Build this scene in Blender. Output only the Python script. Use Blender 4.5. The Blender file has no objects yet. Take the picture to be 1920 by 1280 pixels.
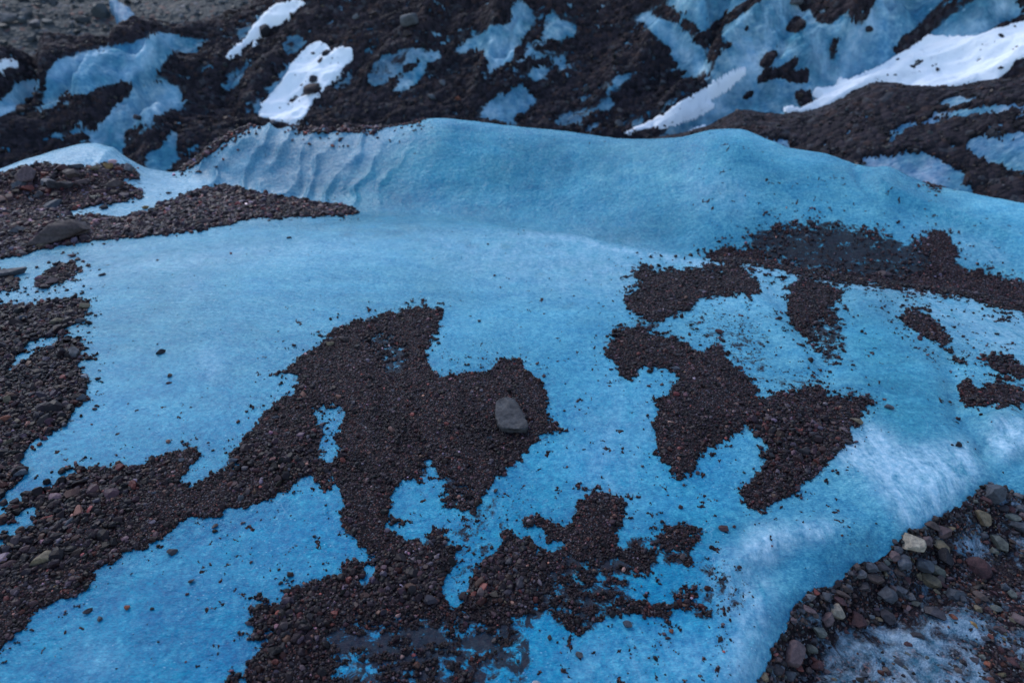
import bpy, bmesh, math
import numpy as np
rng = np.random.default_rng(7)
sc = bpy.context.scene
COL = sc.collection
# ------------------------------------------------------------------ camera model
H = 1.6; PITCH = math.radians(30.0); F = 1280.0
CP, SP = math.cos(PITCH), math.sin(PITCH)

def ang(u, v):
    """photo direction -> azimuth, depression"""
    u = np.asarray(u, float); v = np.asarray(v, float)
    X = (u-960)/F; Y = (640-v)/F
    wx = X; wy = CP + Y*SP; wz = -SP + Y*CP
    return np.arctan2(wx, wy), np.arctan2(-wz, np.hypot(wx, wy))

def project(x, y, z):
    z = z-H
    f = y*CP - z*SP; up = y*SP + z*CP
    f = np.where(f < .05, .05, f)
    return 960+F*x/f, 640-F*up/f

# ------------------------------------------------------------------ noise
_p = np.random.default_rng(3).permutation(4096)
_g = np.random.default_rng(4).random((4096, 2))*2-1
_g /= np.linalg.norm(_g, axis=1)[:, None]
def perlin(x, y):
    xi = np.floor(x).astype(np.int64); yi = np.floor(y).astype(np.int64)
    xf = x-xi; yf = y-yi
    sx = xf*xf*xf*(xf*(xf*6-15)+10); sy = yf*yf*yf*(yf*(yf*6-15)+10)
    def gr(i, j, dx, dy):
        h = _p[(_p[i & 4095]+j) & 4095]
        g = _g[h]; return g[..., 0]*dx+g[..., 1]*dy
    a = gr(xi, yi, xf, yf); b = gr(xi+1, yi, xf-1, yf)
    c = gr(xi, yi+1, xf, yf-1); d = gr(xi+1, yi+1, xf-1, yf-1)
    return (a+(b-a)*sx + ((c+(d-c)*sx)-(a+(b-a)*sx))*sy)*1.4
def fbm(x, y, o=4, g=.5, off=0.):
    s = 0; a = 1; t = 0
    for i in range(o):
        s = s+a*perlin(x+off+i*17.3, y+off*1.7-i*9.1); t += a; a *= g; x = x*2.03; y = y*2.03
    return s/t
def ridged(x, y, o=4, g=.5, off=0.):
    s = 0; a = 1; t = 0
    for i in range(o):
        s = s+a*(1-2*np.abs(perlin(x+off+i*7.3, y+off-i*3.1))); t += a; a *= g; x = x*2.03; y = y*2.03
    return s/t
def sstep(a, b, x):
    t = np.clip((x-a)/(b-a), 0, 1); return t*t*(3-2*t)

# ------------------------------------------------------------------ rasters in photo space
RS = .5; RM = 300
RW = int((1920+2*RM)*RS); RH = int((1280+2*RM)*RS)
def poly(pts, n_only=None):
    """even-odd raster of a polygon"""
    P = (np.asarray(pts, float)+RM)*RS
    out = np.zeros((RH, RW), bool)
    y0 = max(0, int(P[:, 1].min())-1); y1 = min(RH, int(P[:, 1].max())+2)
    xs = np.arange(RW)+.5
    n = len(P)
    for r in range(y0, y1):
        yc = r+.5; cr = []
        for i in range(n):
            ax, ay = P[i]; bx, by = P[(i+1) % n]
            if (ay <= yc) != (by <= yc):
                cr.append(ax+(yc-ay)*(bx-ax)/(by-ay))
        cr.sort()
        for a, b in zip(cr[::2], cr[1::2]):
            out[r, (xs >= a) & (xs < b)] = True
    return out
def _box(a, r):
    if r < 1: return a
    k = 2*r+1
    for ax in (0, 1):
        pad = [(0, 0), (0, 0)]; pad[ax] = (r+1, r)
        c = np.cumsum(np.pad(a, pad, mode='edge'), axis=ax)
        a = (c[k:]-c[:-k])/k if ax == 0 else (c[:, k:]-c[:, :-k])/k
    return a
def blur(a, s):
    """approx gaussian, s in photo px"""
    a = a.astype(np.float64); r = max(1, int(round(s*RS*1.0)))
    for _ in range(3): a = _box(a, r)
    return a
def union(polys):
    m = np.zeros((RH, RW), bool)
    for p in polys: m |= poly(p)
    return m
def samp(R, u, v):
    x = (np.asarray(u)+RM)*RS-.5; y = (np.asarray(v)+RM)*RS-.5
    x = np.clip(x, 0, RW-1.001); y = np.clip(y, 0, RH-1.001)
    xi = x.astype(int); yi = y.astype(int); xf = x-xi; yf = y-yi
    return (R[yi, xi]*(1-xf)+R[yi, xi+1]*xf)*(1-yf)+(R[yi+1, xi]*(1-xf)+R[yi+1, xi+1]*xf)*yf
_VV, _UU = np.mgrid[0:RH, 0:RW]
_UU = (_UU+.5)/RS-RM; _VV = (_VV+.5)/RS-RM
def linefield(pts):
    """distance in photo px to a polyline and signed side"""
    d = np.full((RH, RW), 1e9); sg = np.zeros((RH, RW))
    for (ax, ay), (bx, by) in zip(pts[:-1], pts[1:]):
        ex, ey = bx-ax, by-ay; L = ex*ex+ey*ey
        t = np.clip(((_UU-ax)*ex+(_VV-ay)*ey)/L, 0, 1)
        dd = np.hypot(_UU-ax-t*ex, _VV-ay-t*ey)
        s = np.sign(ex*(_VV-ay)-ey*(_UU-ax))
        m = dd < d; d[m] = dd[m]; sg[m] = s[m]
    return d, d*sg

# ------------------------------------------------------------------ polar sheets
def curve(pts):
    """photo polyline -> depression as a function of azimuth"""
    P = np.asarray(pts, float); U = []; V = []
    for (a, b) in zip(P[:-1], P[1:]):
        n = max(2, int(abs(b[0]-a[0])/8)); t = np.arange(n)/n
        U += list(a[0]+(b[0]-a[0])*t); V += list(a[1]+(b[1]-a[1])*t)
    U.append(P[-1][0]); V.append(P[-1][1])
    V = np.array(V); k = np.array([1, 2, 3, 2, 1.])/9
    V[2:-2] = np.convolve(V, k, 'valid')
    th, de = ang(U, V); o = np.argsort(th)
    return lambda t: np.interp(t, th[o], de[o])
def ramp(us, vals):
    th, _ = ang(us, np.full(len(us), 350.))
    return lambda t: np.interp(t, th, vals)
def pchip(X, Y, xq):
    """X,Y (K,T) knots per column, xq (R,) -> (R,T)"""
    K, T = X.shape; h = np.diff(X, axis=0); d = np.diff(Y, axis=0)/h
    m = np.zeros_like(Y); m[0] = d[0]; m[-1] = d[-1]
    for k in range(1, K-1):
        w1 = 2*h[k]+h[k-1]; w2 = h[k]+2*h[k-1]
        ok = d[k-1]*d[k] > 0
        with np.errstate(all='ignore'):
            v = (w1+w2)/(w1/d[k-1]+w2/d[k])
        m[k] = np.where(ok, v, 0)
    out = np.zeros((len(xq), T)); q = xq[:, None]
    for k in range(K-1):
        t = (q-X[k])/h[k]
        lo = (t >= 0) if k else np.ones_like(t, bool)
        hi = (t < 1) if k < K-2 else np.ones_like(t, bool)
        tt = np.clip(t, 0, 1)
        v = (2*tt**3-3*tt**2+1)*Y[k]+(tt**3-2*tt**2+tt)*h[k]*m[k]+(-2*tt**3+3*tt**2)*Y[k+1]+(tt**3-tt**2)*h[k]*m[k+1]
        out = np.where(lo & hi, v, out)
    return out
class Sheet:
    def __init__(s, t0, t1, nt, r, knots, disp=None, logr=True):
        s.th = np.linspace(t0, t1, nt); s.r = r
        ks = [k(s.th) for k in knots]
        X = np.array([k[0] for k in ks]); Y = np.array([k[1] for k in ks])
        for i in range(1, len(X)): X[i] = np.maximum(X[i], X[i-1]+.05)
        s.Z = pchip(X, Y, r)
        s.R, s.T = np.meshgrid(r, s.th, indexing='ij')
        s.X = s.R*np.sin(s.T); s.Y = s.R*np.cos(s.T)
        if disp is not None:
            u, v = project(s.X, s.Y, s.Z); s.Z = s.Z+disp(u, v, s.X, s.Y, s.Z)
    def z(s, th, r):
        ti = (np.asarray(th)-s.th[0])/(s.th[-1]-s.th[0])*(len(s.th)-1)
        ri = np.interp(r, s.r, np.arange(len(s.r)))
        ti = np.clip(ti, 0, len(s.th)-1.001); ri = np.clip(ri, 0, len(s.r)-1.001)
        a = ri.astype(int); b = ti.astype(int); x = ri-a; y = ti-b; Z = s.Z
        return (Z[a, b]*(1-x)+Z[a+1, b]*x)*(1-y)+(Z[a, b+1]*(1-x)+Z[a+1, b+1]*x)*y
    def zxy(s, x, y): return s.z(np.arctan2(x, y), np.hypot(x, y))
    def hit(s, u, v, rmin=None):
        """first visible point of the sheet under a photo point"""
        th, de = ang(u, v); th = np.atleast_1d(th); de = np.atleast_1d(de)
        rr = s.r if rmin is None else s.r[s.r >= rmin]
        out = []
        for t, d in zip(th, de):
            z = s.z(np.full(len(rr), t), rr); ray = H-rr*math.tan(d)
            k = np.argmax(z > ray)
            if k == 0: k = len(rr)-1 if z[0] <= ray[0] else 1
            f0 = ray[k-1]-z[k-1]; f1 = ray[k]-z[k]
            w = f0/(f0-f1) if abs(f0-f1) > 1e-9 else 0
            r = rr[k-1]+(rr[k]-rr[k-1])*np.clip(w, 0, 1)
            out.append((r*math.sin(t), r*math.cos(t), float(s.z(t, r)), r))
        return np.array(out)

# ------------------------------------------------------------------ meshes
def link(name, me, mat=None, parent=None):
    o = bpy.data.objects.new(name, me); COL.objects.link(o)
    if mat is not None: me.materials.append(mat)
    if parent is not None: o.parent = parent
    return o
def raw_mesh(name, V, Fq, nv, smooth=True, cols=None, attrs=None):
    """V (N,3), Fq flat vertex indices with nv corners per face"""
    me = bpy.data.meshes.new(name)
    nf = len(Fq)//nv
    me.vertices.add(len(V)); me.vertices.foreach_set('co', np.ascontiguousarray(V, np.float32).ravel())
    me.loops.add(len(Fq)); me.loops.foreach_set('vertex_index', np.ascontiguousarray(Fq, np.int32))
    me.polygons.add(nf); me.polygons.foreach_set('loop_start', np.arange(0, nf*nv, nv, dtype=np.int32))
    me.polygons.foreach_set('use_smooth', np.full(nf, smooth))
    if cols is not None:
        a = me.color_attributes.new('col', 'FLOAT_COLOR', 'POINT')
        c = np.ones((len(V), 4), np.float32); c[:, :3] = cols; a.data.foreach_set('color', c.ravel())
    for k, d in (attrs or {}).items():
        a = me.attributes.new(k, 'FLOAT', 'POINT'); a.data.foreach_set('value', np.ascontiguousarray(d, np.float32))
    me.update(calc_edges=True)
    return me
def grid_mesh(name, X, Y, Z, cols=None, attrs=None, keep=None):
    R, C = X.shape
    idx = np.arange(R*C).reshape(R, C)
    q = np.stack([idx[:-1, :-1], idx[:-1, 1:], idx[1:, 1:], idx[1:, :-1]], -1).reshape(-1, 4)
    V = np.stack([X, Y, Z], -1).reshape(-1, 3)
    cols = None if cols is None else cols.reshape(-1, 3)
    attrs = {k: a.ravel() for k, a in (attrs or {}).items()}
    if keep is not None:
        k = keep.ravel(); q = q[k[q].any(1)]
        used = np.unique(q); m = np.full(R*C, -1, np.int64); m[used] = np.arange(len(used))
        q = m[q]; V = V[used]
        if cols is not None: cols = cols[used]
        attrs = {a: b[used] for a, b in attrs.items()}
    return raw_mesh(name, V, q.ravel(), 4, True, cols, attrs)
def props(o, label=None, cat=None, group=None, kind=None):
    if label: o['label'] = label
    if cat: o['category'] = cat
    if group: o['group'] = group
    if kind: o['kind'] = kind
    return o

# ------------------------------------------------------------------ stones
def ico(n):
    bm = bmesh.new(); bmesh.ops.create_icosphere(bm, subdivisions=n, radius=1)
    V = np.array([v.co[:] for v in bm.verts]); Fc = np.array([[v.index for v in f.verts] for f in bm.faces]); bm.free()
    return V, Fc
ICO = {n: ico(n) for n in (1, 2, 3, 4, 5)}
def rock_verts(r, n, planes=9, lump=.18, fine=.03, flat=(.9, .75), soft=0.):
    V = ICO[n][0].copy()
    nn = r.normal(size=3)*5
    V *= (1+lump*perlin(V[:, 0]*1.1+nn[0]+V[:, 2], V[:, 1]*1.1+nn[1]-V[:, 2]))[:, None]
    for _ in range(planes):
        a = r.normal(size=3); a /= np.linalg.norm(a); d = r.uniform(.42, .8)
        e = np.maximum(V@a-d, 0); V -= (e*(1-soft))[:, None]*a
    if fine: V *= (1+fine*fbm(V[:, 0]*4+nn[2]+V[:, 2]*3, V[:, 1]*4-V[:, 2]*3, 3))[:, None]
    V = V/np.abs(V).max(0)
    V *= np.array([1, flat[0], flat[1]])
    return V
def rotm(r, n, tilt=.5):
    """n rotation matrices: free spin, limited tilt"""
    a = r.uniform(0, 2*np.pi, n); b = r.normal(0, tilt, n); c = r.normal(0, tilt, n)
    ca, sa, cb, sb, cc, s_c = np.cos(a), np.sin(a), np.cos(b), np.sin(b), np.cos(c), np.sin(c)
    Z = np.zeros((n, 3, 3)); Z[:, 0, 0] = ca; Z[:, 0, 1] = -sa; Z[:, 1, 0] = sa; Z[:, 1, 1] = ca; Z[:, 2, 2] = 1
    Xr = np.zeros((n, 3, 3)); Xr[:, 0, 0] = 1; Xr[:, 1, 1] = cb; Xr[:, 1, 2] = -sb; Xr[:, 2, 1] = sb; Xr[:, 2, 2] = cb
    Yr = np.zeros((n, 3, 3)); Yr[:, 1, 1] = 1; Yr[:, 0, 0] = cc; Yr[:, 0, 2] = s_c; Yr[:, 2, 0] = -s_c; Yr[:, 2, 2] = cc
    return Z@Xr@Yr
_pr = np.random.default_rng(11)
PROTO1 = [rock_verts(_pr, 1, 3, .3, 0, (_pr.uniform(.7, 1), _pr.uniform(.5, .8))) for _ in range(14)]
PROTO2 = [rock_verts(_pr, 2, 7, .3, 0, (_pr.uniform(.65, 1), _pr.uniform(.5, .8))) for _ in range(14)]
EARTH = np.array([(.050, .034, .038), (.036, .028, .032), (.075, .054, .052), (.078, .082, .092), (.11, .115, .125),
                  (.12, .045, .035), (.16, .055, .04), (.18, .13, .085), (.03, .024, .026), (.21, .19, .17)])
EP = np.array([.22, .20, .11, .12, .05, .08, .02, .035, .15, .012]); EP /= EP.sum()
def earth_cols(r, n, k=1.0):
    c = EARTH[r.choice(len(EARTH), n, p=EP)]*r.uniform(.6, 1.5, n)[:, None]*r.uniform(.9, 1.1, (n, 3))
    return c*k
def pebbles(r, P, S, cols, big=.012, tilt=.5):
    """P (n,3), S (n,) radius -> merged verts/faces/cols"""
    Vs, Fs, Cs = [], [], []; base = 0
    n = len(P)
    for lod, protos in ((1, PROTO1), (2, PROTO2)):
        m = (S < big) if lod == 1 else (S >= big)
        ids = np.nonzero(m)[0]; which = r.integers(0, len(protos), len(ids))
        for w in range(len(protos)):
            ii = ids[which == w]
            if not len(ii): continue
            pv = protos[w]; R = rotm(r, len(ii), tilt)
            V = np.einsum('nij,kj->nki', R, pv)*S[ii][:, None, None]+P[ii][:, None, :]
            Fc = ICO[lod][1]; k = len(pv)
            fq = (Fc[None]+(np.arange(len(ii))*k)[:, None, None]+base).reshape(-1)
            Vs.append(V.reshape(-1, 3)); Fs.append(fq); Cs.append(np.repeat(cols[ii], k, axis=0)); base += len(ii)*k
    if not Vs: return np.zeros((0, 3)), np.zeros(0, int), np.zeros((0, 3))
    return np.concatenate(Vs), np.concatenate(Fs), np.concatenate(Cs)
# ------------------------------------------------------------------ outlines
def P(s):
    n = [float(t) for t in s.replace(',', ' ').split()]
    return list(zip(n[::2], n[1::2]))
C1 = P("-500,640 -200,540 0,481 30,476 65,466 125,455 190,446 300,437 440,431 600,430 800,431 1000,434 1090,441 1130,455 1200,468 1310,487 1390,492 1470,503 1580,523 1700,537 1800,547 1920,571 2200,640 2500,720")
F2 = P("-500,470 -200,420 0,398 190,392 300,372 400,350 540,372 640,392 700,399 800,404 900,412 1000,424 1100,446 1200,478 1310,503 1470,519 1580,540 1700,556 1800,566 1920,590 2200,660 2500,740")
T2 = P("-500,420 -200,370 0,319 40,303 100,284 150,270 190,270 215,281 240,297 270,316 330,326 355,308 380,290 415,262 450,243 485,236 600,244 680,243 740,238 790,226 825,221 870,226 960,237 1040,246 1100,253 1165,262 1230,262 1280,258 1330,246 1390,243 1430,260 1480,280 1550,289 1590,305 1610,315 1670,314 1705,333 1760,352 1835,368 1920,383 2200,440 2500,500")
K3 = P("-500,170 -200,130 0,122 40,125 85,100 125,99 175,90 240,80 280,65 320,60 350,56 400,40 430,32 475,10 510,-20 600,-90 800,-160 1300,-190 1920,-200 2500,-200")
M3 = P("-500,360 -200,330 0,320 300,330 600,260 900,240 1200,260 1500,260 1920,300 2500,360")
K2 = P("900,420 1100,310 1180,272 1260,262 1330,246 1360,225 1392,212 1420,218 1470,222 1520,216 1560,204 1590,188 1625,166 1660,162 1720,172 1790,174 1850,160 1920,158 2200,130 2500,120")

# gravel patches on the near ice: (label, outlines, holes, edge noise, thin)
GRAVEL = [
 dict(n='upper_left', label='gravel patch with larger pebbles on the blue ice, uppermost at the left edge of the photo',
  p=["-300,580 23,572 51,574 78,568 117,564 145,559 168,570 166,584 158,591 148,603 125,613 103,628 78,634 59,640 47,650 27,670 27,679 16,689 0,692 -300,710"]),
 dict(n='left', label='broad mottled gravel patch on the blue ice, second from the top at the left edge of the photo',
  p=["-300,700 0,696 16,699 39,687 63,673 90,656 121,638 148,634 160,650 166,660 146,670 148,697 168,709 162,732 166,748 145,763 129,781 127,793 98,806 74,820 52,832 50,845 38,864 34,879 48,881 47,892 30,907 8,924 -6,945 -300,1000"]),
 dict(n='band', label='long diagonal gravel band running up from the lower left corner',
  p=["-300,1130 -300,1090 0,1027 22,1016 45,997 71,984 88,965 76,954 52,952 37,964 22,976 7,976 8,961 23,946 56,931 75,920 112,909 128,896 150,888 176,873 202,877 225,875 259,881 281,867 315,849 345,839 371,836 377,856 360,873 341,894 330,912 360,909 390,897 394,886 416,881 446,879 448,867 428,862 431,849 450,841 465,822 476,800 496,775 504,767 523,748 555,742 580,738 586,775 594,795 605,818 598,830 592,861 617,870 625,905 603,911 585,897 573,896 560,898 547,909 521,928 480,944 431,950 412,965 379,971 349,972 322,995 300,1010 274,1025 247,1032 217,1049 195,1059 176,1074 165,1096 142,1119 105,1130 60,1149 49,1171 22,1194 4,1212 -300,1400"]),
 dict(n='centre', label='large ragged gravel patch in the middle of the blue ice, with a flat grey rock on it',
  p=["547,742 562,728 562,708 547,703 529,703 527,693 547,687 555,673 578,658 612,638 631,619 659,603 690,599 733,587 748,584 795,576 823,580 827,595 819,619 807,648 791,654 799,670 803,689 813,712 834,703 870,699 905,703 920,691 940,673 975,679 993,697 1006,712 1026,732 1028,755 1022,775 1026,791 1049,800 1055,804 1024,812 1006,826 987,845 971,857 957,877 944,884 922,893 926,901 913,920 900,943 896,957 900,968 878,961 862,957 840,956 825,935 829,912 840,894 795,890 772,894 750,901 735,920 731,943 729,965 722,990 740,1000 757,1017 772,1010 787,1006 787,1025 810,1021 802,999 812,987 832,1006 840,1017 847,1032 855,1051 840,1074 829,1089 832,1100 817,1119 800,1135 720,1150 660,1140 664,1106 682,1106 690,1090 705,1070 712,1047 709,1032 694,1040 667,1025 660,1002 645,984 634,965 652,942 637,920 640,905 612,890 622,868 645,841 625,826 633,814 641,795 652,775 641,763 602,757 590,770 570,755"],
  h=["674,646 694,634 721,627 723,636 705,643", "725,654 748,650 756,670 738,664", "717,689 740,676 758,677 756,690 730,700", "940,736 955,732 967,744 959,752", "897,810 912,806 942,826 924,830", "959,820 989,816 983,831 965,825", "748,867 776,862 772,875", "799,845 812,870 822,895 806,890 796,868", "862,882 889,870 903,877 889,886", "819,744 834,737 835,750", "895,779 904,778 903,790", "838,823 850,820 850,833"]),
 dict(n='lower', label='thin silty gravel spread over the ice at the bottom centre of the photo', noise=.34,
  p=["482,1149 487,1134 499,1141 525,1130 532,1119 562,1096 585,1089 619,1089 637,1085 648,1080 637,1068 645,1047 675,1059 679,1077 675,1096 700,1120 800,1130 832,1104 840,1137 870,1130 877,1119 879,1096 889,1070 911,1047 937,1032 945,1021 941,999 952,991 964,1002 975,1010 997,1006 1001,1017 994,1029 1005,1044 1024,1036 1060,1024 1060,1012 1024,1017 1024,999 1012,987 982,984 981,972 1005,967 1027,976 1050,987 1072,980 1076,965 1084,946 1106,927 1117,920 1147,924 1155,931 1181,927 1174,939 1177,965 1155,972 1162,987 1159,1010 1174,1027 1189,1021 1196,995 1200,1010 1215,1002 1234,995 1252,987 1306,987 1308,1010 1301,1032 1300,1058 1287,1062 1276,1047 1242,1038 1215,1062 1189,1079 1168,1080 1180,1095 1174,1122 1200,1126 1237,1134 1260,1130 1264,1111 1276,1100 1310,1104 1314,1126 1344,1137 1344,1152 1321,1156 1295,1149 1257,1151 1220,1152 1170,1150 1128,1158 1106,1184 1080,1192 1062,1175 1062,1168 1030,1162 1016,1148 990,1150 975,1165 972,1225 940,1235 890,1242 895,1300 470,1300 457,1280 472,1269 461,1257 465,1242 484,1224 499,1205 514,1186 517,1160 495,1190 469,1209 472,1197 484,1179 472,1171"],
  h=["600,1190 640,1180 660,1195 720,1190 728,1205 690,1215 640,1215 610,1200", "760,1196 800,1180 830,1172 832,1195 800,1205", "660,1150 675,1148 672,1162", "640,1255 665,1256 700,1268 690,1275 645,1265", "790,1120 800,1125 796,1137", "865,1195 900,1185 930,1190 925,1215 880,1225 862,1210", "900,1130 912,1130 908,1150", "1158,1010 1180,1012 1185,1024 1165,1027", "1205,1018 1226,1016 1224,1032 1212,1030", "1136,1046 1165,1050 1180,1062 1150,1075 1140,1064"]),
 dict(n='lower_small', label='small dark gravel clump at the bottom edge of the photo left of centre', p=["410,1300 424,1261 435,1252 454,1254 446,1269 440,1300"]),
 dict(n='right_top', label='dark sandy gravel patch just below the ice crest right of centre', noise=.3,
  p=["1190,513 1202,496 1225,502 1225,517 1245,511 1271,511 1298,505 1318,507 1327,494 1376,494 1388,504 1415,521 1427,537 1415,550 1365,552 1310,554 1304,564 1298,580 1259,591 1243,603 1229,611 1209,599 1186,584 1166,560 1203,545 1201,533"],
  h=["1329,513 1361,505 1365,517 1341,521"]),
 dict(n='right', label='big branching gravel patch right of centre on the blue ice, below the sandy patch at the crest', noise=.24,
  p=["1147,613 1166,607 1182,615 1205,605 1225,613 1233,627 1262,624 1275,630 1290,642 1298,658 1318,666 1333,644 1353,642 1357,654 1365,673 1368,689 1396,705 1415,720 1415,736 1423,748 1439,748 1474,736 1505,736 1509,724 1536,724 1540,736 1560,748 1587,744 1638,744 1642,752 1618,767 1615,791 1591,791 1595,804 1591,819 1595,832 1561,849 1557,871 1535,886 1505,905 1497,920 1456,939 1434,957 1407,957 1392,942 1392,920 1407,905 1428,890 1437,871 1438,849 1435,834 1419,816 1411,800 1400,796 1384,808 1368,822 1337,837 1310,845 1304,861 1306,877 1290,888 1271,894 1264,888 1245,869 1233,841 1233,814 1221,806 1241,791 1233,771 1225,752 1233,748 1252,748 1256,724 1272,716 1276,705 1264,697 1245,689 1225,689 1209,677 1202,701 1178,709 1155,697 1162,689 1162,673 1151,679 1135,670 1127,654 1159,638 1151,627"]),
 dict(n='column', label='narrow gravel tongue hanging from the ice crest towards a hollow at the right', noise=.36,
  p=["1474,537 1501,529 1532,529 1568,537 1583,548 1579,560 1548,568 1552,587 1571,587 1587,603 1587,619 1583,638 1587,658 1595,666 1571,681 1556,689 1544,681 1532,662 1509,634 1493,619 1482,603 1478,576 1482,556"]),
 dict(n='streak', label='short slanting gravel streak below the crest, right of the gravel tongue', noise=.3,
  p=["1689,584 1708,580 1732,587 1747,599 1759,611 1786,630 1790,640 1775,644 1783,658 1798,673 1806,683 1786,676 1775,650 1747,638 1720,619 1700,611 1689,595"]),
 dict(n='far_right', label='hook shaped gravel patch on the ice near the right edge of the photo', noise=.26,
  p=["1802,712 1814,711 1829,728 1845,732 1861,712 1884,724 1904,732 2200,730 2200,770 1900,755 1876,767 1861,755 1841,763 1822,769 1806,759 1794,736"]),
 dict(n='far_right_upper', label='thin brown grit patch above the hook shaped gravel near the right edge', noise=.4,
  p=["1845,673 1876,666 1900,673 1920,689 2100,700 2100,730 1900,709 1868,697 1853,681"]),
 dict(n='trough', label='brown muddy grit filling the trough behind the ice crest at the right', noise=.42,
  p=["1325,477 1337,474 1361,461 1384,470 1419,466 1407,451 1431,435 1454,420 1486,416 1509,423 1517,412 1552,420 1571,423 1611,427 1657,435 1681,451 1700,462 1728,451 1751,431 1779,435 1782,455 1798,478 1782,494 1806,502 1829,513 1861,517 1884,525 2200,590 2200,640 1861,574 1806,555 1728,549 1669,539 1611,535 1552,527 1517,523 1470,512 1439,502 1396,496 1337,490"],
  h=["1545,448 1575,432 1600,440 1598,450 1560,457", "1515,485 1535,485 1545,500 1525,502", "1490,458 1540,462 1520,474 1495,470", "1575,470 1620,465 1612,482 1590,480"]),
 dict(n='ledge', noise=-.08, label='wide brown gravel cover on the ledge at the upper left, around the big boulder',
  p=["-300,360 0,325 30,320 65,310 100,307 120,317 165,315 200,310 245,312 265,330 260,338 225,330 220,340 245,350 270,360 275,368 215,380 170,385 125,395 75,405 95,412 175,407 215,411 250,406 285,399 300,385 350,367 395,355 420,347 450,355 500,367 575,377 625,385 665,390 683,398 640,403 575,405 480,408 455,410 440,420 300,440 190,449 125,458 65,469 30,479 0,484 -300,590"],
  h=["40,367 65,357 85,372 55,380"]),
 dict(n='ledge_small', label='small clump of dark gravel and stones just below the boulder ledge at the left', p=["60,538 74,525 94,507 113,501 141,503 160,501 148,513 125,521 105,533 78,540"]),
 dict(n='ledge_edge', label='small dark gravel clump under a flat stone at the left edge of the photo', p=["-200,522 0,520 23,521 41,533 23,542 -200,548"]),
 dict(n='ridge_rim', label='thin line of red brown grit along the far rim of the ice ridge', p=["545,238 600,238 660,234 740,226 800,220 800,229 740,238 680,245 600,247 545,243", "1725,345 1750,342 1775,349 1772,357 1745,354", "330,318 380,286 430,250 470,228 470,240 430,262 380,298 345,318"]),
]
BANK = P("1418,1300 1424,1275 1440,1240 1450,1205 1475,1185 1480,1145 1505,1125 1520,1105 1560,1100 1590,1075 1600,1055 1640,1053 1668,1035 1680,1012 1705,998 1735,988 1760,968 1790,955 1830,925 1850,908 1875,908 1900,922 1920,925 2250,980 2250,1600 1400,1600")
FROST = [P("1792,1016 1815,1006 1840,1004 1862,1020 1873,1031 1842,1049 1795,1038"), P("1576,1192 1639,1178 1701,1163 1764,1150 1801,1131 1826,1146 1842,1177 1830,1224 1850,1300 1860,1600 1470,1600 1500,1290 1540,1262 1535,1215"),
         P("1873,1190 2000,1180 2000,1240 1873,1224"), P("1862,1120 1930,1120 1930,1135 1890,1150"), P("1796,1065 1815,1070 1812,1085 1798,1082"), P("1895,1000 1930,1005 1930,1020 1905,1018")]
BANKSILT = [P("1870,1040 1960,1040 1960,1100 1900,1100 1850,1080"), P("1700,1120 1745,1105 1780,1128 1760,1150 1710,1160"), P("1580,1185 1700,1165 1790,1150 1800,1200 1700,1210 1600,1215")]
# places where the cover is smooth wet silt with few stones on it
SILT = [P("575,800 640,830 625,860 600,890 575,870 560,850"), P("630,850 700,860 720,895 660,905 625,880"), P("690,780 740,770 790,800 780,840 720,830"), P("800,1010 845,1020 858,1050 830,1090 815,1060"),
        P("640,1130 720,1150 900,1120 1000,1150 1000,1290 560,1290 600,1180"), P("1030,1040 1180,1080 1180,1130 1100,1190 1000,1150 1010,1080"), P("1100,1000 1300,1010 1290,1060 1170,1075 1090,1060"),
        P("1290,800 1330,780 1370,790 1360,825 1300,845"), P("1500,620 1580,620 1590,670 1550,690"), P("1400,900 1440,870 1450,890 1420,915"), P("1420,430 1700,450 1780,500 1500,500"), P("930,800 1010,810 950,860 900,850"), P("870,760 930,800 890,850 850,830")]
# sparse grit speckle on bare ice: outline, share
SPECK = [(P("1290,575 1380,600 1440,600 1440,740 1370,690 1330,640 1270,625"), 1.0), (P("1420,700 1500,690 1600,730 1440,750"), .8), (P("880,930 1010,930 1010,980 880,1000"), .5), (P("850,960 930,960 935,1030 870,1110 840,1130 850,1050"), .9),
         (P("1300,1040 1400,1060 1400,1160 1330,1150 1310,1100"), 1.5), (P("1190,1180 1260,1180 1250,1240 1190,1230"), 1.3), (P("1340,1180 1365,1180 1365,1230 1350,1230"), 2.2), (P("1350,1235 1375,1235 1378,1285 1355,1285"), .8),
         (P("1575,975 1600,985 1602,1005 1590,1005"), 2.), (P("1600,530 1720,535 1780,640 1740,610 1690,570 1600,560"), .9), (P("1780,650 1860,650 1850,720 1800,710"), .8), (P("500,740 640,760 650,850 590,860"), .8), (P("600,900 660,930 640,1000 600,960"), .5),
         (P("660,590 760,570 860,620 1000,690 820,700 830,600"), .25), (P("1010,800 1120,790 1060,840"), .2), (P("1130,1190 1170,1250 1120,1290 1150,1290"), .6), (P("1590,400 1800,470 1850,510 1780,470 1640,420"), .4), (P("480,1040 640,1040 600,1100 500,1120"), .3),
         (P("1600,780 1660,750 1640,800 1600,820"), .6), (P("1560,800 1680,800 1640,850"), .2), (P("60,500 170,500 120,560 40,545"), .5)]
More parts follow.
